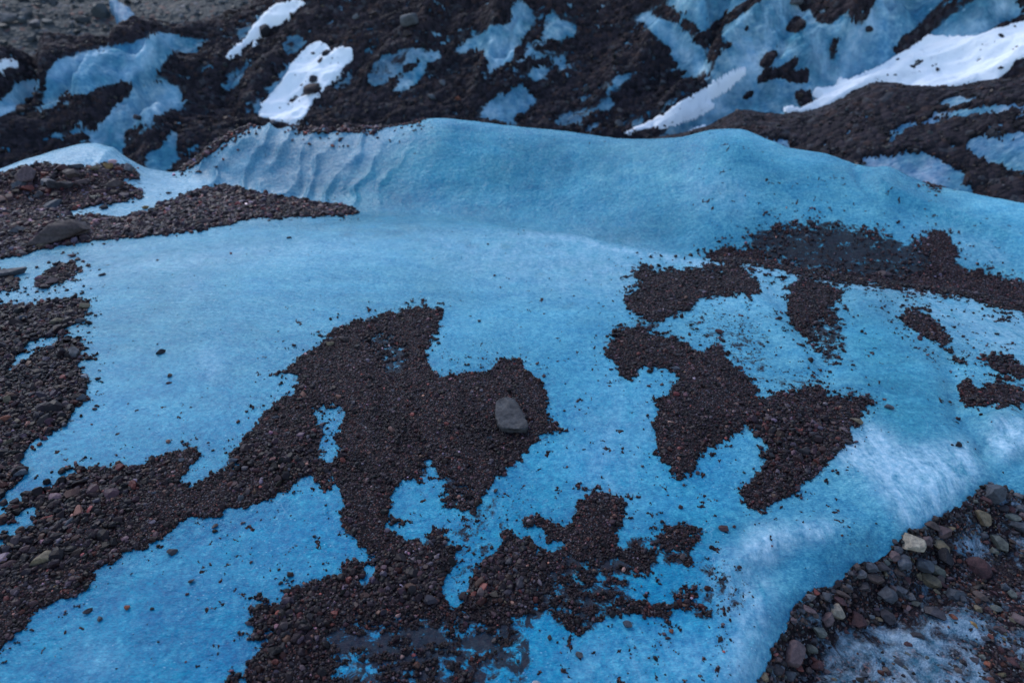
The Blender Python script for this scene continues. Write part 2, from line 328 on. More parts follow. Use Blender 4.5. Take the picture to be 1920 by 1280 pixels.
# ------------------------------------------------------------------ far debris slope: bare ice and snow
def A1(s): return [(x/2, y/2) for x, y in P(s)]
def A2(s): return [(960+x/2, y/2) for x, y in P(s)]
FICE = [A1(s) for s in (
 "-200,560 0,460 30,430 90,390 130,350 145,300 130,280 60,325 0,375 -200,420", "145,405 180,330 172,280 200,240 270,205 390,183 500,165 570,130 620,120 660,135 735,148 742,200 700,208 660,182 630,215 600,260 560,300 520,340 485,360 503,300 430,315 360,342 300,362 250,352 190,412",
 "330,520 380,470 430,400 470,370 540,330 600,310 670,325 690,370 722,360 690,400 640,412 560,450 500,492 465,500 460,600 400,560 350,545", "540,620 560,570 620,540 630,500 660,495 670,540 650,570 680,590 660,620 610,660 560,640",
 "250,520 280,480 310,430 325,440 300,490 280,530", "340,390 360,370 370,385 350,405", "730,560 750,530 760,550 735,572", "200,500 230,490 240,530 210,535", "740,148 780,140 790,165 750,170", "655,460 665,450 665,468",
 "1450,360 1500,310 1570,240 1620,190 1670,210 1600,240 1590,280 1550,330", "1690,200 1730,160 1850,110 1925,88 1925,240 1830,272 1820,210 1790,180 1740,203", "1790,440 1850,370 1930,335 1930,470 1870,460")]
FICE += [A2(s) for s in (
 "-5,0 60,20 85,70 60,130 20,180 -5,200", "0,260 40,210 90,160 130,90 170,75 250,88 240,120 210,155 150,150 100,160 60,220 20,262 0,290", "100,62 160,45 180,65 100,78", "60,290 70,260 120,250 135,290 90,310", "-5,330 40,310 90,380 60,420 -5,440",
 "150,225 190,205 215,215 185,240 230,300 215,302 170,250", "410,170 440,150 450,165 420,190", "350,360 390,290 450,270 472,282 420,300 400,342", "300,420 370,365 395,400 340,412",
 "445,70 500,40 530,60 560,75 620,95 680,150 720,190 735,240 710,280 690,270 695,302 670,300 640,270 600,210 560,150 500,100", "590,20 600,-150 950,-150 900,0 860,50 800,80 760,90 740,120 700,110 680,80 640,60",
 "750,330 760,260 780,210 820,180 780,130 820,80 880,50 940,10 960,-60 1060,-60 1080,40 1110,30 1130,70 1180,90 1190,150 1190,220 1220,300 1240,345 1120,360 1140,390 1090,420 1000,432 940,442 880,422 800,450 740,490 650,530 600,540 540,520 640,440 700,400",
 "1210,262 1220,180 1260,130 1300,110 1330,60 1400,-40 1640,-40 1600,10 1560,50 1500,110 1440,160 1440,220 1380,262 1310,312 1240,312", "1190,100 1240,60 1290,90 1250,140 1215,160", "1480,190 1560,150 1600,100 1680,40 1740,10 1780,-60 1900,-60 1890,0 1908,60 1850,80 1780,140 1740,152 1600,158 1540,172")]
FDIM = [A1(s) for s in ("960,60 1010,25 1050,30 1000,80 970,100", "890,150 900,110 940,100 972,120 900,162", "1060,160 1100,140 1150,150 1120,200 1080,222 1065,200", "838,335 860,290 940,230 922,272 860,342", "740,270 790,240 805,262 760,282",
 "1230,350 1270,310 1350,275 1320,312 1270,352", "1370,310 1410,230 1500,188 1590,178 1592,212 1530,242 1480,292 1400,322", "1230,460 1300,430 1290,455", "1005,190 1018,170 1022,200", "1000,340 1060,300 1010,370", "1080,380 1110,250 1060,270 1030,330", "950,400 965,360 985,400 975,440", "1680,240 1740,225 1730,250")]
FDIM += [A2(s) for s in ("150,470 200,430 270,410 330,400 280,440 200,480", "440,440 480,460 500,480 450,475", "270,500 330,455 340,470 290,510", "560,520 640,480 700,480 600,530", "1140,360 1180,345 1190,365 1150,380")]
FDEB = [A2(s) for s in ("1020,112 1060,65 1112,100 1060,127", "925,245 950,205 1000,200 970,252 940,257", "910,312 950,260 1000,265 1060,220 1082,225 1040,280 1112,258 1112,312 1060,312 1000,292 930,312", "860,367 900,345 912,357 880,372", "1060,350 1120,345 1127,392 1080,402", "970,182 1010,160 1000,177",
 "640,60 660,40 665,55", "700,90 750,60 740,75", "740,110 830,40 900,0 920,0 840,70 760,120", "780,300 830,255 900,225 830,262", "870,110 900,100 880,125")]
FSNOW = [('long slanting snow streak on the dark debris slope, leftmost of the large ones', [A1("840,237 870,200 920,160 960,110 1000,60 1040,28 1130,8 1137,25 1100,60 1060,100 1010,120 980,150 930,180 880,222 850,238")], [A1("978,150 990,110 1012,112 1008,135")]),
 ('ragged white snow patch with dark rocks in it, above the ice ridge', [A1("972,447 1010,380 1060,320 1100,250 1150,190 1200,167 1237,190 1215,232 1280,188 1322,195 1327,230 1270,290 1230,332 1220,352 1170,402 1150,442 1110,472 1060,472 1030,462")], [A1("1150,362 1180,330 1212,335 1200,360 1130,382 1080,412 1068,402 1110,370"), A1("1160,300 1195,295 1190,322 1165,322")]),
 ('thin bright tongue of snow running down to the ice ridge, right of centre', [A2("400,517 480,488 560,452 610,410 700,364 780,314 850,272 885,260 850,296 800,334 745,372 690,398 775,398 720,424 640,452 560,482 480,504 430,522")], []),
 ('large bright snow field at the upper right of the photo', [A2("1000,400 1030,410 1080,420 1140,390 1190,372 1120,362 1130,350 1230,340 1220,303 1260,320 1320,290 1400,250 1480,200 1560,148 1600,158 1740,155 1800,130 1870,108 1920,96 2300,20 2300,230 1920,232 1880,242 1860,282 1800,325 1700,330 1600,350 1500,345 1380,335 1340,330 1280,350 1200,395 1140,423 1080,437 1030,427")], [A2("1485,272 1540,230 1552,235 1510,272"), A2("1708,266 1770,213 1772,227 1730,267")]),
 ('small snow patch at the left edge below the grey hillside', [A1("-100,250 0,248 50,233 82,255 40,272 0,278 -100,290")], []),
 ('small snow patch beside the right part of the ice ridge crest', [A2("650,517 690,488 735,483 722,502 670,517")], [])]
# right-hand mound: bare ice
MICE = [A2(s) for s in ("1330,532 1400,518 1470,468 1530,452 1600,438 1700,408 1800,398 1900,388 2300,370 2300,400 1910,412 1800,432 1650,442 1540,462 1480,492 1440,532 1400,539", "1280,612 1320,590 1400,578 1430,592 1560,573 1640,620 1690,630 1710,680 1745,722 1700,780 1480,720 1420,650 1350,640",
 "1720,525 1800,510 1860,500 1920,493 2300,480 2300,690 1920,662 1860,640 1800,618 1740,590 1700,560", "940,520 1000,513 1055,553 1000,560", "1175,572 1230,563 1205,600")]
MDIM = [A2(s) for s in ("1610,380 1700,350 1800,338 1740,382 1690,412 1610,440 1560,440", "1620,545 1720,530 1720,560 1640,560")]
# ------------------------------------------------------------------ materials
def nt(name):
    m = bpy.data.materials.new(name); m.use_nodes = True
    t = m.node_tree; t.nodes.clear()
    o = t.nodes.new('ShaderNodeOutputMaterial'); b = t.nodes.new('ShaderNodeBsdfPrincipled')
    t.links.new(b.outputs[0], o.inputs[0]); return m, t, b
class N:
    def __init__(s, t): s.t = t
    def new(s, ty, ins=None, **k):
        n = s.t.nodes.new(ty)
        for a, v in k.items(): setattr(n, a, v)
        for a, v in (ins or {}).items(): s.put(n.inputs[a], v)
        return n
    def put(s, i, v):
        if hasattr(v, 'is_output'): s.t.links.new(v, i)
        else: i.default_value = v
    def noise(s, co, sc_, det=4, rough=.55, dist=0.):
        return s.new('ShaderNodeTexNoise', {'Vector': co, 'Scale': sc_, 'Detail': det, 'Roughness': rough, 'Distortion': dist}).outputs[0]
    def mr(s, v, a, b, c=0., d=1.):
        return s.new('ShaderNodeMapRange', {0: v, 1: a, 2: b, 3: c, 4: d}).outputs[0]
    def mul(s, a, b): return s.new('ShaderNodeMath', {0: a, 1: b}, operation='MULTIPLY').outputs[0]
    def add(s, a, b): return s.new('ShaderNodeMath', {0: a, 1: b}, operation='ADD').outputs[0]
    def mix(s, f, a, b, bt='MIX'):
        n = s.new('ShaderNodeMix', data_type='RGBA', blend_type=bt)
        s.put(n.inputs[0], f); s.put(n.inputs[6], a); s.put(n.inputs[7], b); return n.outputs[2]
    def attr(s, name): return s.new('ShaderNodeAttribute', attribute_name=name)
    def bump(s, h, st, d, nrm=None):
        n = s.new('ShaderNodeBump', {'Strength': st, 'Distance': d, 'Height': h})
        if nrm is not None: s.put(n.inputs['Normal'], nrm)
        return n.outputs[0]
    def scale(s, co, v):
        return s.new('ShaderNodeMapping', {'Vector': co, 'Scale': v}).outputs[0]
def rgba(c): return (c[0], c[1], c[2], 1)

def ice_material(name, s=1., spec=.30, rough=.22):
    """blue glacier ice: painted body colour, cloudy mottling, air bubbles, fine frozen ripple"""
    m, t, b = nt(name); n = N(t)
    co = n.new('ShaderNodeTexCoord').outputs['Object']
    col = n.attr('col').outputs['Color']
    cloud = n.noise(n.scale(co, (1, 1.6, 1)), 5*s, 6, .62, .6)
    c1 = n.mix(n.mr(cloud, .35, .66), (.66, .84, .92, 1), (1.40, 1.16, 1.08, 1))
    c = n.mix(1., col, c1, 'MULTIPLY')
    ro = n.new('ShaderNodeMapping', {'Vector': co, 'Rotation': (0, 0, .55), 'Scale': (.45, 2.6, 1)}).outputs[0]
    fo = n.noise(ro, 2.2*s, 6, .6, .8)
    c = n.mix(n.mr(fo, .50, .68, 0, .26), c, (.06, .36, .52, 1))
    c = n.mix(n.mr(fo, .50, .34, 0, .34), c, n.mix(1., c, (.45, .78, .90, 1), 'MULTIPLY'))
    mot = n.noise(co, 34*s, 5, .7)
    c = n.mix(n.mr(mot, .50, .76, 0, .42), c, (.10, .39, .51, 1))
    mot2 = n.noise(n.scale(co, (1, 2.2, 1)), 110*s, 4, .65)
    c = n.mix(1., c, n.mix(n.mr(mot2, .32, .68), (.44, .68, .80, 1), (1.75, 1.34, 1.20, 1)), 'MULTIPLY')
    mot3 = n.noise(co, 50*s, 3, .6)
    c = n.mix(1., c, n.mix(n.mr(mot3, .33, .67), (.58, .78, .86, 1), (1.45, 1.22, 1.13, 1)), 'MULTIPLY')
    # bubbles and chipped facets: small pale flecks, more of them in the cloudy parts
    v = n.new('ShaderNodeTexVoronoi', {'Vector': n.scale(co, (1, 1.9, 1)), 'Scale': 48*s, 'Randomness': 1.}, feature='F1').outputs['Distance']
    fl = n.mul(n.mr(v, .20, .08), n.mr(n.noise(co, 7*s, 5, .65), .45, .66))
    c = n.mix(n.mul(fl, .6), c, (.36, .56, .66, 1))
    # whitened, bubbly ice, and crest highlights painted as pale colour
    wh = n.attr('white').outputs['Fac']
    wn = n.noise(n.new('ShaderNodeMapping', {'Vector': co, 'Rotation': (0, 0, .4), 'Scale': (2.6, 1., 1)}).outputs[0], 6*s, 10, .80, .5)
    wm = n.new('ShaderNodeMath', {0: n.mul(wh, n.mr(wn, .36, .64, .0, 1.3)), 1: .74}, operation='MINIMUM').outputs[0]
    c = n.mix(wm, c, n.mix(n.mr(mot3, .35, .65), (.26, .48, .62, 1), (.54, .70, .80, 1)))
    # thin film of silt
    si = n.attr('silt').outputs['Fac']
    sn = n.noise(co, 22*s, 7, .72, .5)
    sm = n.mr(n.add(si, n.mr(sn, .3, .7, -.5, .5)), .42, .62)
    c = n.mix(n.mul(sm, .92), c, n.mix(n.mr(n.noise(co, 60*s, 4, .7), .3, .7), (.012, .007, .008, 1), (.042, .025, .024, 1)))
    cw = n.new('ShaderNodeVectorMath', {0: co, 1: n.new('ShaderNodeTexNoise', {'Vector': co, 'Scale': 3*s, 'Detail': 4}).outputs[1]}, operation='ADD').outputs[0]
    ck = n.new('ShaderNodeTexVoronoi', {'Vector': n.scale(cw, (1, .6, 1)), 'Scale': 2.6*s}, feature='DISTANCE_TO_EDGE').outputs['Distance']
    c = n.mix(n.mul(n.mul(n.mr(ck, .009, .0), n.mr(n.noise(co, 2.2*s, 4), .54, .66)), .30), c, (.34, .54, .64, 1))
    gl = n.new('ShaderNodeTexVoronoi', {'Vector': n.scale(co, (1, 1.5, 1)), 'Scale': 95*s, 'Randomness': 1.})
    gr = n.new('ShaderNodeSeparateColor', {0: gl.outputs['Color']}).outputs[0]
    c = n.mix(n.mul(n.mul(n.mul(n.mr(gl.outputs['Distance'], .22, .10), n.mr(gr, .86, .90)), n.mr(n.noise(co, 4*s, 5, .7), .50, .62)), .8), c, (.62, .72, .80, 1))  # sparkling glints painted into the base colour as pale specks
    # dust grains
    dg = n.new('ShaderNodeTexVoronoi', {'Vector': co, 'Scale': 120*s, 'Randomness': 1.}).outputs['Distance']
    dm = n.mul(n.mr(dg, .075, .045), n.mr(n.noise(co, 3*s, 3), .50, .62))
    c = n.mix(n.mul(dm, .75), c, (.035, .03, .035, 1))
    n.put(b.inputs['Base Color'], c)
    n.put(b.inputs['Roughness'], n.mul(n.mr(n.noise(co, 16*s, 4), .3, .7, rough-.12, rough+.16), n.mr(sm, 0, 1, 1., .6)))
    n.put(b.inputs['Specular IOR Level'], n.mr(sm, 0, 1, spec, .06))
    b.inputs['IOR'].default_value = 1.31
    h = n.noise(n.scale(co, (1, 1.5, 1)), 26*s, 6, .62)
    nb = n.bump(h, .5, .018/s)
    h2 = n.noise(n.scale(co, (1, 1.7, 1)), 170*s, 4, .7)
    n.put(b.inputs['Normal'], n.bump(h2, .35, .003/s, nb))
    return m

def snow_material():
    m, t, b = nt('snow'); n = N(t)
    co = n.new('ShaderNodeTexCoord').outputs['Object']
    c = n.mix(n.mr(n.noise(co, 1.4, 5), .4, .7), (.93, .94, .95, 1), (.88, .91, .94, 1))
    c = n.mix(n.mul(n.mr(n.noise(co, 7, 6, .75), .56, .72), .5), c, (.40, .42, .48, 1))
    n.put(b.inputs['Base Color'], c); b.inputs['Roughness'].default_value = .7
    n.put(b.inputs['Normal'], n.bump(n.noise(co, 14, 5, .6), .3, .04))
    return m

def grit_material(name, s=1., dark=(.003, .0018, .003), light=(.017, .0095, .013), wet=.5, grain=260., frost=False, red=(.12, .055, .045), blu=(.11, .115, .13)):
    """fine sand and silt; silt attribute = smooth and wet, frost attribute = dirty frozen crust"""
    m, t, b = nt(name); n = N(t)
    co = n.new('ShaderNodeTexCoord').outputs['Object']
    vo = n.new('ShaderNodeTexVoronoi', {'Vector': co, 'Scale': grain*s, 'Randomness': 1.})
    rnd = n.new('ShaderNodeSeparateColor', {0: vo.outputs['Color']})
    c = n.mix(n.mr(rnd.outputs[0], .1, .9), rgba(dark), rgba(light))
    c = n.mix(n.mr(rnd.outputs[1], .90, .93), c, rgba(red))
    c = n.mix(n.mr(rnd.outputs[2], .92, .95), c, rgba(blu))
    si = n.attr('silt').outputs['Fac']
    sc2 = n.mix(n.mr(n.noise(co, 12*s, 6, .65), .35, .68), rgba([x*1.6 for x in dark]), rgba([x*1.05 for x in light]))
    c = n.mix(n.mul(si, .75), c, sc2)
    big = n.noise(co, 4*s, 4)
    c = n.mix(1., c, n.mix(n.mr(big, .3, .7), (.75, .75, .78, 1), (1.35, 1.25, 1.2, 1)), 'MULTIPLY')
    if frost:
        fr = n.attr('frost').outputs['Fac']
        fn = n.noise(co, 16*s, 8, .75, .6)
        fm = n.mul(n.mr(n.add(n.mul(fr, .75), n.mr(fn, .34, .66, -.95, .95)), .15, 1.1), .9)
        c = n.mix(fm, c, n.mix(n.mr(n.noise(co, 40*s, 5, .7), .35, .65), (.03, .11, .17, 1), (.28, .38, .48, 1)))
    n.put(b.inputs['Base Color'], c)
    n.put(b.inputs['Roughness'], n.mr(si, 0, 1, .85, .45))
    b.inputs['Specular IOR Level'].default_value = .16
    h = n.mul(vo.outputs['Distance'], -1.)
    nb = n.bump(h, .6, .004/s)
    n.put(b.inputs['Normal'], n.bump(n.noise(co, 30*s, 6, .65), .5, .012/s, nb))
    return m

def stone_material(name, s=1., bump=.5):
    m, t, b = nt(name); n = N(t)
    co = n.new('ShaderNodeTexCoord').outputs['Object']
    geo = n.new('ShaderNodeNewGeometry')
    col = n.attr('col').outputs['Color']
    pos = geo.outputs['Position']
    a = n.noise(pos, 60*s, 6, .7)
    c = n.mix(1., col, n.mix(n.mr(a, .3, .7), (.42, .42, .46, 1), (1.65, 1.58, 1.5, 1)), 'MULTIPLY')
    sp = n.noise(pos, 260*s, 3, .6)
    c = n.mix(n.mr(sp, .64, .74, 0, .5), c, (.18, .18, .19, 1))
    sp2 = n.new('ShaderNodeTexVoronoi', {'Vector': pos, 'Scale': 150*s}).outputs['Distance']
    c = n.mix(n.mul(n.mr(sp2, .22, .12), n.mr(n.noise(pos, 30*s, 2), .5, .6, 0, .8)), c, (.012, .011, .013, 1))
    n.put(b.inputs['Base Color'], c)
    n.put(b.inputs['Roughness'], n.mr(n.noise(pos, 20*s, 3), .35, .65, .5, .85))
    b.inputs['Specular IOR Level'].default_value = .25
    n.put(b.inputs['Normal'], n.bump(n.noise(pos, 90*s, 7, .7), bump, .006/s))
    return m

def pebble_material(name, s=1.):
    m, t, b = nt(name); n = N(t)
    pos = n.new('ShaderNodeNewGeometry').outputs['Position']
    col = n.attr('col').outputs['Color']
    a = n.noise(pos, 220*s, 3, .6)
    c = n.mix(1., col, n.mix(n.mr(a, .3, .7), (.75, .75, .78, 1), (1.25, 1.22, 1.2, 1)), 'MULTIPLY')
    n.put(b.inputs['Base Color'], c); b.inputs['Roughness'].default_value = .48
    b.inputs['Specular IOR Level'].default_value = .18
    return m
ICE = ice_material('glacier_ice')
ICE_FAR = ice_material('far_ice', .12, .3, .55)
SNOW = snow_material()
GRIT = grit_material('grit', 1.)
BANKM = grit_material('bank_grit', .6, frost=True)
RUB = grit_material('rubble', .05, (.009, .008, .011), (.034, .026, .032), red=(.042, .026, .025), blu=(.05, .05, .056))
HILL = grit_material('hill_scree', .02, (.026, .031, .033), (.058, .066, .066))
STONE = stone_material('stone')
STONE_FAR = stone_material('far_stone', .08)
PEB = pebble_material('pebble')
PEB_FAR = pebble_material('far_pebble', .08)
# ------------------------------------------------------------------ near ice: dome, trough, ridge, ledge
c1, f2, t2 = curve(C1), curve(F2), curve(T2)
US = [-500, 0, 330, 480, 700, 1000, 1300, 1600, 1920, 2500]
z1r = ramp(US, [-.02, -.02, -.01, 0, 0, .0, .02, .02, .0, 0])
z2r = ramp(US, [-.02, -.02, -.04, -.06, -.1, -.14, -.2, -.2, -.2, -.2])
r3r = ramp([-500, 0, 190, 330, 480, 700, 1000, 1300, 1600, 1920, 2500], [6.4, 6.4, 6.5, 6.5, 6.25, 5.9, 5.75, 5.6, 5.6, 5.7, 5.7])
def kc1(t): z = z1r(t); return (H-z)/np.tan(c1(t)), z
def kf2(t): z = z2r(t); return (H-z)/np.tan(f2(t)), z
def kt2(t): r = r3r(t); return r, H-r*np.tan(t2(t))
def back(d, dz):
    def k(t): r, z = kt2(t); return r+d, z-dz
    return k
const = lambda r, z: (lambda t: (np.full_like(t, r), np.full_like(t, z)))
BANKF = blur(poly(BANK), 16)
BANKW = blur(poly(BANK), 55)
def add_line(pts, w, amp, side=None):
    d, ds = linefield(P(pts))
    if side is None: f = np.exp(-(d/w)**2)
    else: f = np.where(ds*side > 0, np.exp(-(d/(w*2.6))**2), np.exp(-(d/(w*.6))**2))
    return amp*f
REL = np.zeros((RH, RW))
REL += add_line("1455,560 1480,600 1512,640 1548,695", 20, -.022)
REL += add_line("1400,548 1440,575 1475,625 1515,670", 24, .02)
REL += add_line("1675,585 1735,640 1785,695 1800,770 1850,830", 22, -.022)
REL += add_line("1580,585 1640,570 1700,600 1750,660", 30, .018)
REL += add_line("1600,305 1660,350 1740,385 1830,415 1925,455", 11, .016)
REL += add_line("1620,330 1660,372 1740,402 1830,435 1925,480", 12, -.018)
REL += add_line("1600,312 1612,340 1632,362 1650,372", 7, -.018)
REL += add_line("1190,470 1300,478 1420,505 1560,528", 10, .008)
REL += add_line("1190,482 1300,492 1420,512", 6, -.006)
REL += add_line("0,560 100,530 200,505 320,480 440,465 600,458", 16, .010)
REL += add_line("0,520 120,490 240,465 400,450", 14, -.008)
REL += add_line("1560,870 1620,900 1680,980 1720,1000", 26, .02)
REL += add_line("1380,1060 1450,1010 1530,990 1620,1000", 26, .018)
REL += add_line("1400,1100 1480,1060 1560,1060 1640,1020", 34, -.02)
REL += add_line("1860,790 1890,770 1925,800", 20, .022)
REL += add_line("1850,840 1880,880 1925,860", 20, -.02)
REL += add_line("225,275 200,290 185,312", 6, .02)
REL = blur(REL, 2)
def disp_near(u, v, x, y, z):
    d = .010*fbm(x*1.6, y*1.6, 3)+.0016*fbm(x*14, y*14, 3)+.004*fbm(x*5, y*7, 2, off=5)
    r = np.hypot(x, y)
    vis = sstep(7.4, 6.6, r)
    d += vis*samp(REL, u, v)
    # scalloped hollows with sharp rims on the left half of the ridge wall
    wob = 48*fbm(u/80, v/80, 3, off=9)
    ph = (u+.55*(v-300)+wob)/47
    fr = ph-np.floor(ph)
    sc_ = (np.abs(fr-.5)*2)**3
    env = sstep(335, 400, u)*sstep(820, 560, u)*sstep(395, 360, v-(u-500)*.12)*sstep(4.9, 5.3, r)*vis
    d += env*(.050*sc_-.014)*np.clip(.75+1.6*fbm(u/50, v/50, 2, off=3), .15, 1.4)
    b = samp(BANKF, u, v)
    d -= .16*sstep(.08, .95, samp(BANKW, u, v))*sstep(3.2, 2.3, r)
    d += b*sstep(3, 2.4, r)*.018*fbm(x*7, y*7, 3, off=2)
    # mottled relief of the wall
    d += .006*fbm(u/28, v/28, 3, off=4)*sstep(4.6, 5.2, r)*vis*sstep(600, 900, u)
    return d
r = [.35]
while r[-1] < 10: r.append(r[-1]+min(.0026*(r[-1]**2+H*H)/H, .02))
near = Sheet(math.radians(-74), math.radians(74), 1250, np.array(r),
             [const(.3, -.16), const(.8, -.06), const(1.7, .01), const(2.8, .045), kc1, kf2, kt2, back(.45, .26), back(1.4, 1.25), back(3.2, 2.2)], disp_near)
nu, nv_ = project(near.X, near.Y, near.Z)

DEEP = np.array((.0, .172, .318)); MID = np.array((.004, .218, .335)); PALE = np.array((.072, .285, .39)); GREY = np.array((.07, .21, .28)); LILAC = np.array((.15, .24, .33))
def paint(col, u, v, pts, c, a, s):
    m = samp(blur(poly(P(pts) if isinstance(pts, str) else pts), s), u, v)[..., None]*a
    return col*(1-m)+np.asarray(c)*m
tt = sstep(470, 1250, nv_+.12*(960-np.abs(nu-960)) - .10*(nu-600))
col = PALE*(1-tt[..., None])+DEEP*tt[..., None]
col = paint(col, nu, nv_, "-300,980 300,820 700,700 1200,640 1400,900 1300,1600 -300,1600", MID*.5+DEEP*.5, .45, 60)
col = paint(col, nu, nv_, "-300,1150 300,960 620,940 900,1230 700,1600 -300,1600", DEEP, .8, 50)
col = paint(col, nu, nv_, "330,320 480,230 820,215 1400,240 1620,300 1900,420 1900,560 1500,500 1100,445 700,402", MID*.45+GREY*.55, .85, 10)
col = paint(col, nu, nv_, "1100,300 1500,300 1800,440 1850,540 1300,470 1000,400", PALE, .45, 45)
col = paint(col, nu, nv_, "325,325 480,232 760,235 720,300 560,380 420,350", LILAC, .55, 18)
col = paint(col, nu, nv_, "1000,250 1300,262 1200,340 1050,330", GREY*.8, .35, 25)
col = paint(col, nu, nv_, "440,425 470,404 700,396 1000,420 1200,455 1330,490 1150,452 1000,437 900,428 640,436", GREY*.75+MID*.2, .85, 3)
col = paint(col, nu, nv_, "-300,400 0,300 200,260 400,340 700,396 400,420 0,440", np.array((.17, .37, .47)), .85, 8)
col = paint(col, nu, nv_, "1380,760 1700,640 2200,700 2200,900 1700,1000 1400,1300 1340,1300 1400,1000", PALE*.85, .55, 40)
col = paint(col, nu, nv_, "1560,590 1660,580 1790,760 1700,860 1600,700", MID*.85, .6, 25)
for p in ("660,427 700,420 760,424 740,430", "790,420 900,424 985,430 880,436 800,430", "560,412 640,408 650,412 580,416", "860,414 960,424 920,427 850,420", "700,408 740,406 745,411 710,412", "500,418 520,415 530,419", "610,424 640,421 650,426 620,428"):
    col = paint(col, nu, nv_, p, PALE*1.1, .8, 2)
for p in ("855,450 885,448 880,453 860,454", "870,459 900,457 898,462 875,464", "1020,456 1045,457 1040,461 1022,460", "930,462 960,458 950,466", "700,440 760,438 750,443 700,443", "640,438 660,437 662,442 640,442", "1000,510 1030,514 1015,517", "1065,508 1090,510 1075,514", "1015,583 1050,577 1090,562 1060,578"):
    col = paint(col, nu, nv_, p, GREY*.7, .8, 2)
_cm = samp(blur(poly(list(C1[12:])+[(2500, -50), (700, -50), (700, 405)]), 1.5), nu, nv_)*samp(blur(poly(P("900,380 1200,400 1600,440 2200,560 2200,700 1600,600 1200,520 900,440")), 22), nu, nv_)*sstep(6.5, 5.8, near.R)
col = col*(1-.42*_cm[..., None])+.42*_cm[..., None]*(MID*.62+GREY*.2)  # shade at the wall foot behind the crest, painted into the ice colour
wallm = sstep(4.5, 5.0, near.R)*sstep(560, 760, nu)
col = col*(1+wallm[..., None]*np.array((.9, .5, .35))*(fbm(near.X*1.6, near.Z*4+near.Y, 5, .62, off=7))[..., None])
col = np.clip(col*(1+.10*wallm+.40*fbm(near.X*1.3, near.Y*1.3, 5, .6, off=11))[..., None], 0, 1)
white = np.zeros_like(nu)
for p, a, s in (("1395,1040 1400,1000 1450,985 1530,982 1580,975 1560,1005 1490,1015 1450,1050 1400,1060", .75, 12), ("1560,820 1640,800 1700,840 1820,830 1835,890 1760,960 1730,990 1690,950 1640,900 1580,870", .85, 12),
                ("1600,870 1680,900 1720,940 1740,975 1700,985 1660,930", .8, 12), ("1860,850 1850,810 1880,780 1925,800 1925,830 1890,860", 1., 12), ("1330,1050 1390,1030 1440,1080 1450,1200 1420,1290 1350,1290 1370,1150", .5, 22),
                ("330,500 400,500 380,560 320,560", .28, 18), ("370,660 410,660 410,710 380,705", .3, 10), ("130,1200 220,1200 240,1260 130,1270", .14, 18), ("140,470 600,452 900,450 1100,460 600,480 200,520 0,580 0,560", .35, 16),
                ("700,430 1100,440 1300,490 1200,560 900,520", .4, 30), ("1300,520 1480,510 1500,560 1340,570", .4, 25), ("1540,540 2200,580 2200,720 1860,660 1700,580", .45, 25), ("1290,330 1420,340 1400,400 1300,380", .35, 20),
                ("1650,420 1860,450 1925,520 1760,470", .35, 16), ("-100,330 190,275 330,330 500,365 640,392 300,372 200,330", .40, 10), ("1120,700 1220,740 1180,1000 1080,900", .25, 40), ("1000,1230 1400,1180 1400,1300 1100,1300", .25, 35)):
    white = np.maximum(white, a*samp(blur(poly(P(p)), s), nu, nv_))
_d, _ds = linefield([(a, b+7) for a, b in C1[8:]]); white = np.maximum(white, .55*samp(np.exp(-(_d/9)**2), nu, nv_)*sstep(850, 1050, nu)*sstep(4.6, 4.3, near.R))  # bright crest rim painted as a highlight against the darker wall
siltm = samp(blur(union(SILT[4:6]+SILT[6:7]+SILT[8:9]+[SILT[9]]), 10), nu, nv_)*.62
GU = blur(union([P(s) for g in GRAVEL for s in g['p']]), 13)
siltm = np.maximum(siltm, .80*samp(blur(union([SILT[9], P('1400,430 1560,415 1700,450 1800,490 1920,560 1700,535 1500,505 1420,480')]), 8), nu, nv_))
siltm = np.maximum(siltm, .66*samp(GU, nu, nv_))
siltm = np.maximum(siltm, .45*samp(blur(union([p for p, _ in SPECK[:5]]), 16), nu, nv_))
fore = sstep(7.5, 6.8, near.R)
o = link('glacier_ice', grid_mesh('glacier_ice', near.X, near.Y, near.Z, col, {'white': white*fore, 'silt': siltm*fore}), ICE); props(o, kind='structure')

# ------------------------------------------------------------------ gravel on the ice
def stepgrid(r0, r1, k=.00125):
    r = [r0]
    while r[-1] < r1: r.append(r[-1]+k*(r[-1]**2+H*H)/H)
    return np.array(r)
SILTF = blur(union(SILT), 12)
SMEAR = blur(union([P("740,1150 860,1140 900,1170 1000,1150 1000,1290 600,1290 620,1180"), P("1040,1030 1190,1060 1190,1130 1100,1190 1010,1150 1000,1100"), P("1140,1000 1310,1000 1310,1070 1220,1060"), P("1260,1090 1350,1110 1350,1160 1260,1160"),
  P("1400,430 1560,415 1700,450 1760,490 1700,520 1500,505 1420,480"), P("1510,590 1600,590 1600,690 1530,680"), P("1140,600 1280,600 1330,650 1260,650 1160,620"), P("1560,530 1800,560 1780,570 1600,560"), P("670,625 770,620 770,700 700,695"), P("780,870 900,900 880,990 820,940")]), 9)
THIN = blur(union([P('1395,440 1560,425 1700,450 1770,500 1840,530 1700,530 1520,512 1440,495'), P('1510,600 1590,600 1590,680 1540,670')]), 8)
THIN = np.maximum(THIN, .4*blur(union([P('620,1175 760,1150 1000,1150 990,1290 620,1290'), P('1040,1040 1190,1060 1180,1140 1080,1180 1010,1140')]), 10))
def edge_noise(x, y): return .4*fbm(x*9, y*9, 3, off=1)+.5*fbm(x*16, y*16, 3, .6, off=21)+.95*fbm(x*36, y*36, 5, .68, off=8)
